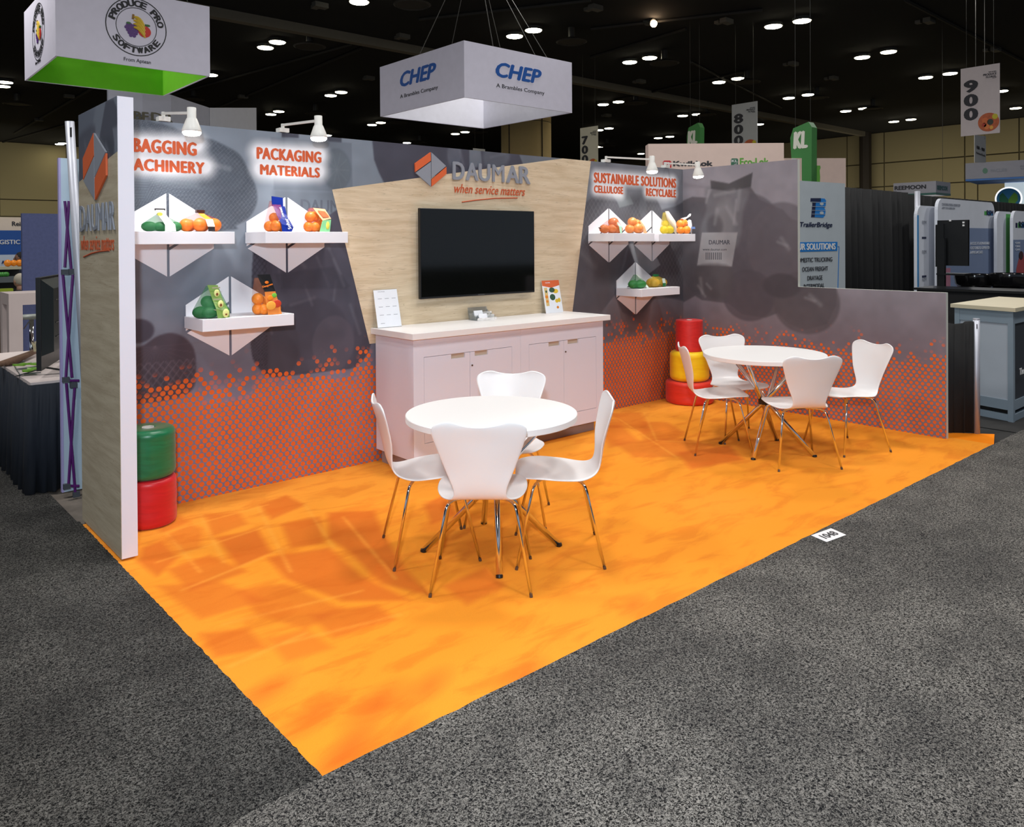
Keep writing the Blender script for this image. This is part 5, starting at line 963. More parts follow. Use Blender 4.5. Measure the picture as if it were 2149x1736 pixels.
for k in range(5): a, b_ = F(-6+k*9, 766-k*1.5, .775), F(62+k*7, 742-k*3., .79); G().tube([a, b_], .02, 8).mk('rib', br_, rl, True)
str_ = mat('straw', (206, 196, 160), .7); st = thing('straw_tuft', 'small pale straw tuft standing on the brown ribbed mat', 'decoration', F(75, 738, .80))
for k in range(14): p = F(74+rng.uniform(-4, 4), 738, .80); G().tube([p, p+[rng.uniform(-.02, .02), .0, rng.uniform(.04, .09)]], .0022, 4).mk('straw', str_, st)
wt_ = mat('tray_wire', (150, 156, 164), .3, .7); tr_ = thing('wire_tray', 'grey wire tray holding green packets on the skirted table', 'tray', F(55, 780, .755))
for a, b_ in [((34, 775), (86, 768)), ((42, 786), (86, 782)), ((34, 775), (42, 786)), ((28, 762), (34, 775)), ((28, 762), (50, 757))]: G().tube([F(*a, .76), F(*b_, .76)], .004, 6).mk('wire', wt_, tr_)
gpk = mat('packet_green', (120, 176, 48), .4, var=(20, .4))
for k, (px, py) in enumerate([(40, 768), (52, 766), (60, 779), (74, 766), (68, 776)]):
    c_ = F(px, py, .775); G_ = G(); pts = [c_+[.045*math.cos(a)*rng.uniform(.7, 1), .05*math.sin(a)*rng.uniform(.7, 1), rng.uniform(-.004, .006)] for a in np.linspace(0, 6.28, 8)[:-1]]; solo(G_.prism(pts, (0, 0, .012)), 'green_packet', gpk, 'small green packet in the wire tray on the skirted table', 'packet', 'green packets in the wire tray')
# far left stands
solo(G().box((.865, 7, -.0115), (1.5, 7.08, 2.095)), 'fabric_panel', mat('slate_blue_fabric', (84, 92, 134), .8, bump=(90, .3, .003), var=(26, .18)), 'slate blue fabric partition panel behind the white high table', 'panel')
hw = mat('high_table_white', (206, 190, 186), .5); ht = thing('high_table', 'white square-legged high table in front of the slate blue panel', 'table', (.75, 5.3, -.0115))
a = W(18, 617, 5.); x0, z1 = a[0], a[2]; lw = W(48, 680, 5.)[0]-x0
G().box((x0, 5.0, z1-.13), (x0+1.2, 5.55, z1)).mk('tabletop', hw, ht)
for xx, yy_ in ((x0, 5.0), (x0+1.2-lw, 5.0), (x0, 5.55-.13), (x0+1.2-lw, 5.42)): G().box((xx, yy_, -.0115), (xx+lw, yy_+.13, z1-.13)).mk('leg', hw, ht)
def stool(px, py, y_, label, m, dz=.0):
    p = W(px, py, y_); t = thing('bar_stool', label, 'stool', (p[0], y_, -.0115)); z = p[2]; G().lathe([(.05, z-.05), (.15, z-.045), (.17, z-.02), (.16, z)], (p[0], y_, 0), 24).mk('seat', m, t, True)
    G().lathe([(.025, 0), (.025, z-.045)], (p[0], y_, 0), 14).mk('post', chrome, t, True); G().lathe([(.19, -.011), (.18, .0), (.03, .015)], (p[0], y_, 0), 24).mk('base', chrome, t, True); G().tube([(p[0]-.03, y_-.02, z-.08), (p[0]-.09, y_-.05, z-.16)], .006, 6).mk('lever', chrome, t)
stool(66, 661, 5.9, 'white round bar stool beside the white high table', mat('stool_white', (190, 196, 188), .4))
wbw = mat('counter_walnut', (84, 62, 46), .6, var=(12, .2)); a, b_ = W(-80, 622, 9.), W(60, 622, 9.)
solo(G().box((a[0], 9, -.0115), (b_[0], 9.5, a[2])), 'walnut_counter', wbw, 'low dark brown wooden counter at the far left edge', 'counter')
a, b_ = W(-60, 609, 9.7), W(28, 609, 9.7); solo(G().box((a[0], 9.7, 0), (b_[0], 9.82, a[2])), 'lime_bench', mat('lime_upholstery', (158, 176, 44), .7), 'lime green bench back behind the walnut counter', 'bench')
y_ = 14.; a, b_ = W(-120, 454, y_), W(70, 454, y_)
solo(G().box((a[0], y_, 1.7), (b_[0], y_+.15, a[2])), 'header_wall', mat('header_cream', (222, 204, 186), .6), 'cream header wall reading Reis above the blue banner', 'panel'); hdr = COL.objects['header_wall']
pt('Reis', (25.5, 474), (48.5, 474), 465, ('y', y_), inkb, hdr, .03)
a, b_ = W(-120, 483, 13.8), W(60, 483, 13.8); c_ = W(0, 556, 13.8); bb = G().box((a[0], 13.8, c_[2]), (b_[0], 13.86, a[2])); bb = solo(bb, 'blue_banner', mat('banner_blue', (16, 74, 150), .6), 'blue banner with white lettering at the far left', 'banner')
pt('GISTIC', (-1, 512.5), (42, 512.5), 503.5, ('y', 13.8), pan_w, bb, .02); hg = tag(G().box((a[0], 13.87, 0), (a[0]+.06, 13.93, a[2])).mk('banner_post', pan_w, bb), None)
a, b_ = W(-120, 536.5, 13.5), W(37, 536.5, 13.5); c_ = W(0, 561, 13.5); ap = solo(G().box((a[0], 13.5, c_[2]-.8), (b_[0], 13.56, a[2])), 'white_banner', mat('banner_pale', (190, 200, 216), .6), 'pale banner with navy lettering below the blue banner', 'banner')
pt('APOLL', (3.5, 553.5), (31, 553.5), 547, ('y', 13.5), mat('navy_ink', (20, 44, 96), .6), ap, .05)
a, b_ = W(-120, 563, 12.), W(47, 563, 12.); sc_ = thing('display_counter', 'grey display counter carrying three oranges at the far left', 'counter', ((a[0]+b_[0])/2, 12.2, 0)); gy = mat('counter_grey', (92, 98, 102), .5)
G().box((a[0], 12, a[2]-.05), (b_[0], 12.5, a[2])).mk('top_ledge', mat('ledge_pale', (190, 184, 160), .5), sc_); G().box((a[0], 11.7, a[2]-.28), (b_[0], 12.5, a[2]-.18)).mk('lower_ledge', gy, sc_); G().box((a[0], 12.0, -.0115), (b_[0], 12.45, a[2]-.28)).box((a[0], 12.3, a[2]-.18), (b_[0], 12.5, a[2]-.05)).mk('cabinet_body', mat('counter_black', (30, 30, 32), .6), sc_)
for k, px in enumerate((16.5, 29, 41)): c_ = W(px, 559, 12.1); solo(G().ball((c_[0], 12.1, a[2]+.066), .066 if k != 1 else .06, 14), 'orange', orange_f, 'whole orange on the grey display counter at the far left', 'fruit', 'oranges on the far left counter', True)
for k, px in enumerate((2, 6.5, 12, 15)): c_ = W(px, 569, 11.8); solo(G().ball((c_[0], 11.85, a[2]-.18+.046), .045, 10), 'green_apple', lime_f, 'small green fruit on the lower ledge of the display counter', 'fruit', 'green fruit on the far left counter', True)
def person(p, face, sit, label, cloth, hair, skin=(176, 134, 112), hair_len=.0, zs=0.):
    t = thing('person', label, 'person', p); px_, py_, pz_ = map(float, p); hz = .50 if sit else .92
    V = [(0, 0, hz), (0, 0, hz+.22), (0, .01, hz+.42), (0, .0, hz+.50), (0, -.01, hz+.56)]; Rr = [.15, .14, .15, .06, .055]; E_ = [(0, 1), (1, 2), (2, 3), (3, 4)]
    for s_ in (-1, 1):
        n0 = len(V); V += [(s_*.19, 0, hz+.42), (s_*.25, .0, hz+.2), (s_*.2, .2, hz+.14), (s_*.16, .28, hz+.14)]; Rr += [.065, .05, .04, .03]; E_ += [(2, n0), (n0, n0+1), (n0+1, n0+2), (n0+2, n0+3)]
        n0 = len(V); V += ([(s_*.1, .05, hz-.02), (s_*.12, .42, hz), (s_*.12, .42, .08), (s_*.12, .54, .04)] if sit else [(s_*.1, 0, hz-.06), (s_*.1, .02, .5), (s_*.1, 0, .08), (s_*.1, .12, .04)]); Rr += [.09, .065, .045, .035]; E_ += [(0, n0), (n0, n0+1), (n0+1, n0+2), (n0+2, n0+3)]
    cr, sr = math.cos(face), math.sin(face); tf = lambda q: (px_+q[0]*cr-q[1]*sr, py_+q[0]*sr+q[1]*cr, pz_+q[2])
    me = bpy.data.meshes.new('body'); me.from_pydata([tuple(np.array(tf(q))-np.array([px_, py_, pz_])) for q in V], E_, []); o = bpy.data.objects.new('body', me); COL.objects.link(o); o.parent = t
    md = o.modifiers.new('k', 'SKIN'); 
    for i, r_ in enumerate(Rr): me.skin_vertices[0].data[i].radius = (r_, r_*.75 if i < 3 else r_)
    me.skin_vertices[0].data[0].use_root = True; md.use_smooth_shade = True; md = o.modifiers.new('u', 'SUBSURF'); md.levels = 1; md.render_levels = 2; me.materials.append(mat('cloth_%d_%d_%d' % cloth, cloth, .85))
    sk = mat('skin_%d' % skin[0], skin, .55); g = G(); hc = (0, .015, hz+.68); g.ball(hc, .1, 18, 0, (.78, .95, 1.12)); g.ball((0, .115, hz+.665), .018, 8, 0, (.8, 1, 1.3)); g.ball((.082, .01, hz+.67), .022, 8, 0, (.4, .8, 1.2)); g.ball((-.082, .01, hz+.67), .022, 8, 0, (.4, .8, 1.2)); g.ball((0, .1, hz+.615), .022, 8, 0, (1.2, .4, .35)); g.lathe([(.05, hz+.5), (.048, hz+.62)], (0, 0, 0), 12)
    g.v = [tf(q) for q in g.v]; g.mk('head', sk, t, True)
    g = G(); g.ball((0, -.008, hz+.705), .104, 18, 0, (.84, 1.0, 1.02)); 
    if hair_len: g.ball((0, -.05, hz+.62), .09, 12, 0, (.95, .7, 1+hair_len))
    g.v = [tf(q) for q in g.v]; g.mk('hair', mat('hair_%d' % hair[0], hair, .8, bump=(120, .5, .004)), t, True)
    g = G(); 
    for s_ in (-1, 1): g.ball((s_*.03, .1, hz+.69), .010, 6)
    g.v = [tf(q) for q in g.v]; g.mk('eyes', inkb, t)
a = W(43, 590, 9.95); stz = thing('chair', 'dark chair seat of the grey-haired man behind the walnut counter', 'chair', (a[0], 10., -.0115))
zc = a[2]-1.18-.0; G().box((a[0]-.22, 9.8, zc+.30), (a[0]+.22, 10.2, zc+.36)).mk('seat', black_pl, stz)
for sx in (-.18, .18):
    for sy in (9.84, 10.16): G().tube([(a[0]+sx, sy, -.011), (a[0]+sx, sy, zc+.30)], .015, 8).mk('leg', black_pl, stz)
person((a[0], 10., zc), .5, True, 'seated man with short white-grey hair in a grey jacket, head turned away', (66, 64, 68), (186, 176, 160))
a = W(43.5, 540, 13.0); person((a[0], 13., a[2]-1.62), 1.7, False, 'dark-haired woman in a navy top behind the display counter', (26, 34, 52), (26, 20, 20), (120, 84, 66), .3)
# ------------------------------------------------------------------ neighbours on the right
def zpanel(name, label, cat, tl, tr, zt, zb, m, th=.1, parent=None):
    a, b_ = F(*tl, zt), F(*tr, zt); d_ = b_-a; n_ = np.cross(d_/np.linalg.norm(d_), EZ)
    o = G().prism([(a[0], a[1], zb), (b_[0], b_[1], zb), b_, a], -n_*th); o = solo(o, name, m, label, cat); return o, a, d_, n_
def zt_(s_, o, a, d_, n_, lb, rb, yt, m, b=0., sh=0., nm='printed_word'):
    L = np.linalg.norm(d_); e_ = d_/L
    def pp(px, py): r_ = ray(px, py); t_ = ((a-CAM)@n_)/(r_@n_); return CAM+t_*r_
    p, q_, u_ = pp(*lb), pp(*rb), pp(lb[0], yt); text(s_, nm, p+n_*.006, e_, EZ, abs((q_-p)@e_), u_[2]-p[2], m, o, .004, b, shear=sh)
def zpoly(pts, o, a, d_, n_, m, nm='printed_shape', th=.004, off=.001):
    def pp(px, py): r_ = ray(px, py); t_ = ((a-CAM)@n_)/(r_@n_); return CAM+t_*r_
    G().prism([pp(*p)+n_*off for p in pts], n_*th).mk(nm, m, o)
hpk = mat('header_pinklit', (226, 200, 188), .6); red_b = mat('badge_red', (196, 40, 44), .5); grn_b = mat('badge_green', (58, 110, 84), .5); grn_l = mat('letter_green', (98, 168, 60), .5)  # header walls are white; their pink light is put into the base colour
o, a, d_, n_ = zpanel('header_wall', 'wide pink-lit white header wall with red and green logos behind the corner', 'panel', (1360.5, 302), (1645, 300), 3.66, -.0115, hpk, .35)
zpoly([(1391, 352), (1391, 340), (1394, 337), (1406, 337), (1409, 340), (1409, 352)], o, a, d_, n_, red_b, 'badge'); zt_('KL', o, a, d_, n_, (1393, 346.5), (1407.5, 346.5), 340.5, pan_w, .05)
zt_('KwikLok', o, a, d_, n_, (1413.5, 348.5), (1494.5, 348.5), 338.5, inkb, .07); zpoly([(1534, 352), (1534, 335), (1536, 332.5), (1547, 332.5), (1549, 335), (1549, 352)], o, a, d_, n_, grn_b, 'badge'); zt_('KL', o, a, d_, n_, (1535.5, 340.5), (1547.5, 340.5), 335.5, pan_w, .04)
zt_('Eco-Lok', o, a, d_, n_, (1553, 347), (1612, 345), 332, grn_l, .03); zpoly([(1537, 350), (1541, 344), (1547, 342), (1545, 349)], o, a, d_, n_, pan_w, 'leaf')
o, a, d_, n_ = zpanel('header_wall', 'smaller pink-lit white panel with a green shape, right of the pointed sign', 'panel', (1647, 332), (1775, 332), 3.66, -.0115, hpk, .3)
zpoly([(1700, 395), (1700, 372), (1706, 362), (1704, 352), (1709, 351), (1712, 347.5), (1721, 347.5), (1722, 352), (1720, 358), (1721, 372), (1720, 395)], o, a, d_, n_, grn_l, 'green_shape'); zpoly(circ(1708, 357, 4.5, 4.5, 14), o, a, d_, n_, hpk, 'round_gap', .006, .003); zpoly([(1683, 380), (1686, 362), (1694, 349), (1698, 348), (1696, 365), (1691, 381)], o, a, d_, n_, pan_w, 'leaf', .006, .003); zt_('R', o, a, d_, n_, (1662, 345), (1676, 345), 333, pan_w, .05)
tbm = mat('panel_bluegrey', (172, 180, 186), .6); nvy = mat('logo_navy', (26, 34, 66), .5); blu = mat('logo_midblue', (30, 116, 190), .5)
o, a, d_, n_ = zpanel('info_board', 'pale grey-blue display panel with a blue logo and services list behind the right wall', 'panel', (1676, 379), (1773.3, 385.2), 2.44, -.003, tbm, .05)
zpoly([(1701, 416), (1722, 416), (1722, 424), (1700.5, 423)], o, a, d_, n_, nvy, 'logo_bar'); zpoly([(1705, 425), (1711.5, 425), (1709, 456), (1702, 456)], o, a, d_, n_, nvy, 'logo_bar')
zpoly([(1719, 416.2), (1730, 416.8), (1733, 421), (1732, 432), (1729, 436), (1732, 441), (1731, 452), (1727, 457), (1709, 456), (1711.8, 424), (1719, 424)], o, a, d_, n_, blu, 'logo_letter')
for yy_ in (429, 448): zpoly(circ(1723.5, yy_-1, 4, 3.4, 10), o, a, d_, n_, tbm, 'logo_gap', .006, .003)
for yy_ in (424.3, 433, 441, 449): zpoly([(1703, yy_), (1732, yy_+.6), (1732, yy_+1.3), (1703, yy_+.7)], o, a, d_, n_, tbm, 'logo_line', .006, .004)
zt_('TrailerBridge', o, a, d_, n_, (1678, 479), (1745.5, 483.5), 466, nvy, .015, .15); zpoly([(1670, 508.5), (1757, 507.5), (1756.5, 526.5), (1670, 529)], o, a, d_, n_, blu, 'title_bar')
zt_('OUR SOLUTIONS', o, a, d_, n_, (1664, 525), (1752, 523), 511.5, pan_w, .03)
for s_, l_, r_, yb in (('DOMESTIC TRUCKING', 1668, 1745.5, 551), ('OCEAN FREIGHT', 1682.5, 1736.5, 570), ('DRAYAGE', 1693.5, 1725, 588.5), ('INTERMODAL', 1686, 1729, 606)):
    zt_(s_, o, a, d_, n_, (l_, yb), (r_, yb-.6), yb-9.3, inkb)
zpoly([(1758, 517), (1761, 517), (1758.5, 605), (1757.5, 605), (1760, 518), (1758, 518)], o, a, d_, n_, blu, 'thin_line')
curtain('black_drape', 9.42, 12.28, .26, -.003, 2.44, 'tall black drape between the blue-logo panel and the silver pole', amp=.035)
a = F(1915.5, 403, 2.46); pp_ = thing('drape_pole', 'thin silver pole at the end of the tall black drape', 'pole', (a[0], .2, 0)); G().tube([(a[0], .2, -.003), (a[0], .2, 2.47)], .045, 12).mk('tube', al2, pp_, True); None
curtain('black_drape', 12.75, 20.5, .45, -.003, 2.44, 'long black drape behind the rounded blue and white banners', amp=.03)
bl1 = mat('banner_slate', (116, 132, 164), .6); bl2 = mat('banner_cyan', (40, 130, 190), .5); wht = mat('banner_bright', (208, 212, 222), .6); stripe = mat('stripe_green', (70, 160, 70), .5)
def rbanner(label, l, r, ytl, y_, zb=.0, prints=()):
    a, b_ = W(l, ytl, y_), W(r, ytl+ (r-l)*.08, y_); z1 = a[2]; x0, x1 = a[0], b_[0]; rr_ = min(.18, (x1-x0)*.3)
    pts = [(x0, y_, zb), (x1, y_, zb)]+[(x1-rr_+rr_*math.cos(q_), y_, z1-rr_+rr_*math.sin(q_)) for q_ in np.linspace(0, math.pi/2, 7)]+[(x0+rr_-rr_*math.sin(q_), y_, z1-rr_+rr_*math.cos(q_)) for q_ in np.linspace(0, math.pi/2, 7)]
    o = solo(G().prism(pts, (0, .05, 0)), 'rounded_banner', wht, label, 'banner', 'rounded banners of the right-hand stand')
    for (u0, u1, v0, v1, m_) in prints: G().box((x0+(x1-x0)*u0, y_-.004, zb+(z1-zb)*v0), (x0+(x1-x0)*u1, y_-.001, zb+(z1-zb)*v1)).mk('printed_field', m_, o)
    return o, x0, x1, z1
o, x0, x1, z1 = rbanner('narrow white rounded banner with a blue edge, leftmost of the banners', 1924.5, 1968, 431, -.05, -.003, [(0, .07, .0, .93, bl2), (.22, .42, .76, .775, nvy), (.22, .42, .48, .495, nvy), (.22, .42, .2, .215, nvy)])
for yb in (470, 532, 590): pt('RSM', (1936, yb), (1944, yb), yb-7, ('y', -.055), grey_ink, o)
o, x0, x1, z1 = rbanner('large rounded banner, white above and slate blue below, behind the dark screen', 1968, 2087, 416, -.22, -.003, [(.0, 1, .0, .80, bl1), (.80, .84, .90, .93, stripe), (.845, .86, .90, .93, nvy), (.865, .97, .90, .93, bl2)])
pt('RSM', (2071, 452), (2084, 453.5), 441, ('y', -.225), nvy, o, .02); pt('THE POWER OF BEING UNDERSTOOD', (1977, 431), (2015, 433), 426, ('y', -.225), grey_ink, o); pt('AUDIT TAX CONSULTING', (1977, 437.5), (2004, 439), 434, ('y', -.225), grey_ink, o)
for s_, yb, r_ in (('ACCESS TO REMARKABLE', 514, 2077), ('CUSTOMIZED EXPERTISE', 523.5, 2077), ('APPROACHES', 533, 2062)): pt(s_, (2036, yb), (r_, yb), yb-6, ('y', -.225), wht, o)
G().box((x0+.25, -.226, .0), (x0+.5, -.221, 1.2)).mk('printed_figure', mat('figure_pink', (166, 110, 130), .6), o)
o, x0, x1, z1 = rbanner('rounded white banner with a green vertical stripe', 2092, 2126, 443, -.35, -.003, [(.55, .88, .0, .98, stripe)])
o, x0, x1, z1 = rbanner('rounded banner at the right edge with a red-dressed figure', 2126, 2185, 442, -.5, -.003, [(0, 1, .0, .76, bl1), (.08, .14, .86, .90, nvy), (.16, .26, .86, .90, stripe), (.28, .7, .86, .90, bl2)])
pt('RSM', (2138.5, 477), (2154, 478), 465, ('y', -.505), nvy, o, .02); ppoly([(2131, 600), (2133, 565), (2137, 548), (2142, 530), (2147, 530), (2150, 550), (2154, 600)], ('y', -.505), mat('figure_red', (160, 70, 74), .6), o, 'printed_figure'); ppoly(circ(2143, 536, 4, 9, 12), ('y', -.512), mat('figure_hair', (60, 40, 40), .6), o, 'printed_figure')
for k in range(3): pt('CARE', (2131, 512+k*7), (2141, 512+k*7), 508+k*7, ('y', -.505), wht, o)
# monitor on a stand
xv = 10.85; tvs = thing('monitor_stand', 'large dark screen on a black upright stand, seen from behind', 'monitor', X(1976, 640, xv)*np.array([1, 1, 0]))
v = [X(1967, 558, xv), X(2031.5, 557.5, xv-.0), X(2032, 459, xv), X(1967, 465, xv)]; v[0][2] = v[1][2] = (v[0][2]+v[1][2])/2; v[2][2] = v[3][2] = (v[2][2]+v[3][2])/2; G().prism(v, (.05, 0, 0)).mk('screen_back', black_pl, tvs)
v2 = [X(1963, 560, xv-.05), X(1980, 560, xv-.05), X(1980, 470, xv-.05), X(1963, 472, xv-.05)]; G().prism(v2, (.05, 0, 0)).mk('mount', black_pl, tvs); c_ = X(1975.5, 500, xv-.08); G().box((c_[0]-.03, c_[1]-.05, -.003), (c_[0]+.03, c_[1]+.05, c_[2])).mk('upright', black_pl, tvs)
a = X(1966, 577, xv-.1); b_ = X(2025, 568, xv-.1); G().box((a[0]-.02, b_[1], a[2]), (a[0]+.3, a[1], a[2]+.025)).mk('shelf', black_pl, tvs); G().box((c_[0]-.2, c_[1]-.4, -.003), (c_[0]+.2, c_[1]+.4, .02)).mk('base', black_pl, tvs)
for px, py in ((1994, 463), (2022, 467), (2022, 473)): c2 = X(px, py, xv-.012); G().box(c2-[.006, .012, .012], c2+[.011, .012, .012]).mk('sticker', pan_w, tvs)
# black high table and tub stools
a, b_ = X(1918, 607, 9.9), X(2175, 609, 9.9); ztb = (a[2]+b_[2])/2; bt = thing('high_table', 'long black-draped high table between our low wall and the banners', 'table', (10.2, (a[1]+b_[1])/2, -.003)); G().box((9.88, b_[1], ztb-.03), (10.5, a[1], ztb)).mk('tabletop', black_pl, bt); 
G().box((9.92, b_[1]+.03, -.003), (10.46, a[1]-.03, ztb-.03)).mk('cloth', blk, bt)
def tub(px, py, x_, label, rot):
    p = X(px, py, x_); t = thing('tub_stool', label, 'stool', (x_, p[1], -.003), 'black tub bar stools'); z = p[2]; v = []; f = []; n = 24
    for i in range(n+1):
        q_ = -2.3+4.6*i/n+rot; k = math.cos((q_-rot)/2.3*math.pi/2)*.5+.5; 
        for rr_, zz_ in ((.19, -.12), (.25, -.06+.03*k), (.27, .10*k), (.26, .12*k+.005), (.235, .10*k), (.2, -.04)): v.append((x_+rr_*math.cos(q_), p[1]+rr_*math.sin(q_), z+zz_))
    for i in range(n): f += [(6*i+k, 6*i+6+k, 6*i+6+(k+1) % 6, 6*i+(k+1) % 6) for k in range(6)]
    f += [(0, 1, 2, 3, 4, 5), tuple(6*n+k for k in range(6))[::-1]]
    mk('backrest', v, f, mat('gloss_black', (18, 18, 20), .12), t, True); G().lathe([(.05, z-.2), (.2, z-.17), (.21, z-.11)], (x_, p[1], 0), 24).mk('seat', mat('gloss_black', (18, 18, 20), .12), t, True); G().lathe([(.026, 0), (.026, z-.19)], (x_, p[1], 0), 12).mk('post', chrome, t, True); G().lathe([(.2, -.003), (.2, .01), (.03, .03)], (x_, p[1], 0), 24).mk('base', chrome, t, True)
    for s_ in (-1, 1): q_ = rot+s_*1.9; G().tube([(x_+.255*math.cos(q_), p[1]+.255*math.sin(q_), z+.04), (x_+.22*math.cos(q_), p[1]+.22*math.sin(q_), z-.09)], .012, 8).mk('arm_bracket', chrome, t)
tub(2045, 590, 11.6, 'black tub bar stool nearer the dark screen', math.radians(200)); tub(2118, 589, 11.6, 'black tub bar stool nearer the right edge', math.radians(195))
# grey counter with aluminium frame
H_ = 1.04; A_, Bc, Cc = F(1994.5, 637.5, H_), F(2131, 647, H_), F(2075, 625.6, H_); Dc = Bc+(Cc-A_)*1.3; Cc = A_+(Cc-A_)*1.3
e1, e2 = (A_-Bc), (Dc-Bc); L1, L2 = np.linalg.norm(e1), np.linalg.norm(e2); e1, e2 = e1/L1, e2/L2; n1 = -e2; n2 = -e1
ct = thing('exhibit_counter', 'grey counter with aluminium frame and cream top at the right edge', 'counter', ((A_+Dc)/2)*np.array([1, 1, 0])-EZ*.003)
G().prism([A_, Bc, Dc, Cc], (0, 0, -.035)).mk('top', mat('counter_cream', (196, 186, 160), .5), ct); frm = mat('frame_blue_alu', (138, 154, 168), .4, .3)
def at(u_, v_, z): return np.array([Bc[0], Bc[1], 0])+e1*u_+e2*v_+EZ*z
def cbox(u0, u1, v0, v1, z0, z1, nm, m): G().prism([at(u0, v0, z0), at(u1, v0, z0), at(u1, v1, z0), at(u0, v1, z0)], (0, 0, z1-z0)).mk(nm, m, ct)
ti = .03
for u_, v_ in ((ti, ti), (L1-ti-.05, ti), (ti, L2-ti-.05), (L1-ti-.05, L2-ti-.05)): cbox(u_, u_+.05, v_, v_+.05, -.003, H_-.036, 'frame_post', frm)
for z0, z1 in ((0.0, .06), (.10, .19), (H_-.15, H_-.036)): cbox(ti+.05, L1-ti-.05, ti+.004, ti+.044, z0, z1, 'frame_rail', frm); cbox(ti+.004, ti+.044, ti+.05, L2-ti-.05, z0, z1, 'frame_rail', frm)
cbox(ti+.05, L1-ti-.05, ti+.015, ti+.03, .19, H_-.15, 'side_panel', mat('counter_panel', (160, 168, 178), .6)); cbox(ti+.015, ti+.03, ti+.05, L2-ti-.05, .19, H_-.15, 'front_panel', mat('counter_navy', (34, 40, 50), .6)); cbox(ti+.05, L1-.08, ti+.05, L2-.08, .01, .19, 'plinth', black_pl)
text('The', 'printed_word', at(.044-.035, .14, .42), e2, EZ, .12, .06, pan_w, ct, .002, .02)
a, b_ = F(1996, 908, 0), F(2044, 909, 0); g = G(); lo = curtain('low_drape', -.62, -.36, 0, 0, 1, 'tmp', amp=.01); bpy.data.objects.remove(lo)
lowp = thing('drape_pole', 'short silver pole standing on the carpet corner beside the low wall', 'pole', (6.262, -2.755, 0)); G().tube([(6.262, -2.755, 0), (6.262, -2.755, .975)], .0265, 20).mk('tube', al2, lowp, True); G().tube([(6.262, -2.755, .975), (6.262, -2.755, .985)], .0275, 20).mk('rim', al2, lowp); G().box((6.232, -2.772, .90), (6.2365, -2.766, .94)).mk('slot', blk, lowp)
v = []; f = []; n = 14
for i in range(n+1):
    u_ = i/n; x_ = 6.0+.235*u_; yy_ = -2.50-.235*u_+.012*math.sin(i*1.7)
    for z, k in ((.004, 1.5), (.5, 1.1), (.95+.012*math.sin(i*.6), .6)): v.append((x_+.01*k*math.sin(i*2.1), yy_*1., z))
for i in range(n): f += [(3*i, 3*i+3, 3*i+4, 3*i+1), (3*i+1, 3*i+4, 3*i+5, 3*i+2)]
o = mk('low_drape', v, f, blk, None, True, base=(6.1, -2.6, .004)); md = o.modifiers.new('s', 'SOLIDIFY'); md.thickness = .004; tag(o, 'short black drape hanging between the low wall and the short silver pole', 'drape')
# distant hanging and lit stands
nb_ = D(1964.3, 408.5, 26); gl = mat('sign_greylilac', (150, 150, 160), .6); t, B = box_sign('hanging_sign', 'small grey box sign above the black drapes reading REEMOON', nb_, (1875, 409.5), (1994.7, 412), .45, gl, fab_l, wires=False, up=5); 
pt('REEMOON', (1878, 399), (1943, 397.5), 391, ('x', B[0]), inkb, t, .05); pt('REEMOON', (1967, 398), (1988, 400), 389, ('y', B[1]), mat('ink_teal', (30, 80, 80), .5), t, .05)
G().tube([((B[0]+B[3])/2, B[1]+.02, B[5]-.01), ((B[0]+B[3])/2, B[1]+.02, 9)], .006, 5).mk('wire', wire, t); gt = mat('band_teal', (46, 92, 84), .5); G().box((B[0]-.008, B[1], B[2]), (B[0]-.001, B[4], B[2]+.07)).mk('lower_band', gt, t); G().box((B[0], B[1]-.008, B[2]), (B[3], B[1]-.001, B[2]+.07)).mk('lower_band', gt, t)
o, a, d_, n_ = zpanel('header_panel', 'long grey header panel reading PACLIFE at the right edge', 'panel', (2026, 343), (2190, 333), 4.3, 3.75, gl, .12)
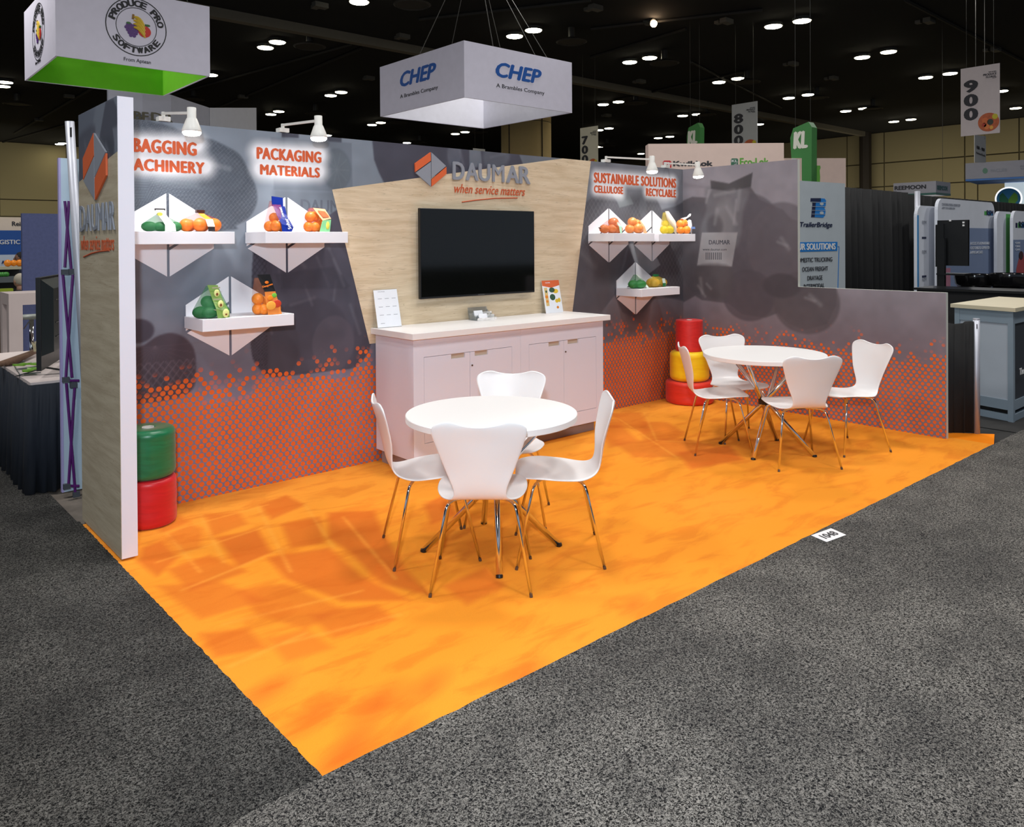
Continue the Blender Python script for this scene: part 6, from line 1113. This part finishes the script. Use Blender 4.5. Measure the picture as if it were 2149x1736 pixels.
# re-hang it: posts carry the header
LL = np.linalg.norm(d_); e_ = d_/LL
zt_('PACLIFE', o, a, d_, n_, (2079, 361), (2113, 359.5), 355, grey_ink, .02); zpoly(circ(2067.5, 358.5, 5.5, 6, 16), o, a, d_, n_, mat('leaf_teal', (90, 130, 110), .6), 'round_logo'); zt_('FRESH', o, a, d_, n_, (2141, 351), (2156, 351), 347, grey_ink); zt_('TO MARKET', o, a, d_, n_, (2141, 356), (2158, 356), 353, grey_ink)
zb_ = 3.75; bp = [a*np.array([1, 1, 0])+EZ*(zb_-.004), (a+d_)*np.array([1, 1, 0])+EZ*(zb_-.004), (a+d_)*np.array([1, 1, 0])-n_*2.2+EZ*(zb_-.004), a*np.array([1, 1, 0])-n_*2.2+EZ*(zb_-.004)]
G().prism(bp, (0, 0, -.06)).mk('canopy', mat('canopy_blue', (70, 120, 190), .6), o)
wl1 = a-n_*1.9+e_*.9; wl1[2] = 0; lit = mat('lit_panel', (214, 226, 232), .6, emit=(214, 228, 234), es=.55)
p4 = [wl1, wl1+e_*(LL-.9), wl1+e_*(LL-.9)+EZ*3.68, wl1+EZ*3.68]; o2 = solo(G().prism(p4, -n_*.1), 'backlit_wall', lit, 'bright backlit white wall with a round leaf emblem at the right edge', 'panel')
for (r_, m_, of) in ((.42, mat('ring_white', (240, 250, 255), .5, emit=(255, 255, 255), es=1.), .004), (.37, mat('disc_blue', (50, 150, 200), .5), .008)):
    def pp(px, py): q_ = ray(px, py); t_ = ((wl1-CAM)@n_)/(q_@n_); return CAM+t_*q_
    c_ = pp(2116.5, 417); G().prism([c_+e_*r_*math.cos(q_)+EZ*r_*math.sin(q_)+n_*.001 for q_ in np.linspace(0, 6.283, 33)[:-1]], n_*of).mk('round_emblem', m_, o2)
for s_, m_ in ((-1, mat('leaf_deep', (30, 130, 90), .5)), (1, mat('leaf_bright', (120, 190, 60), .5))):
    G().prism([c_+e_*s_*x_*.3+EZ*z_*.3+n_*.01 for x_, z_ in ((0, -1.), (.5, -.8), (.95, -.2), (.9, .4), (.6, .75), (.3, .35), (0, -.1))], n_*.004).mk('emblem_leaf', m_, o2)
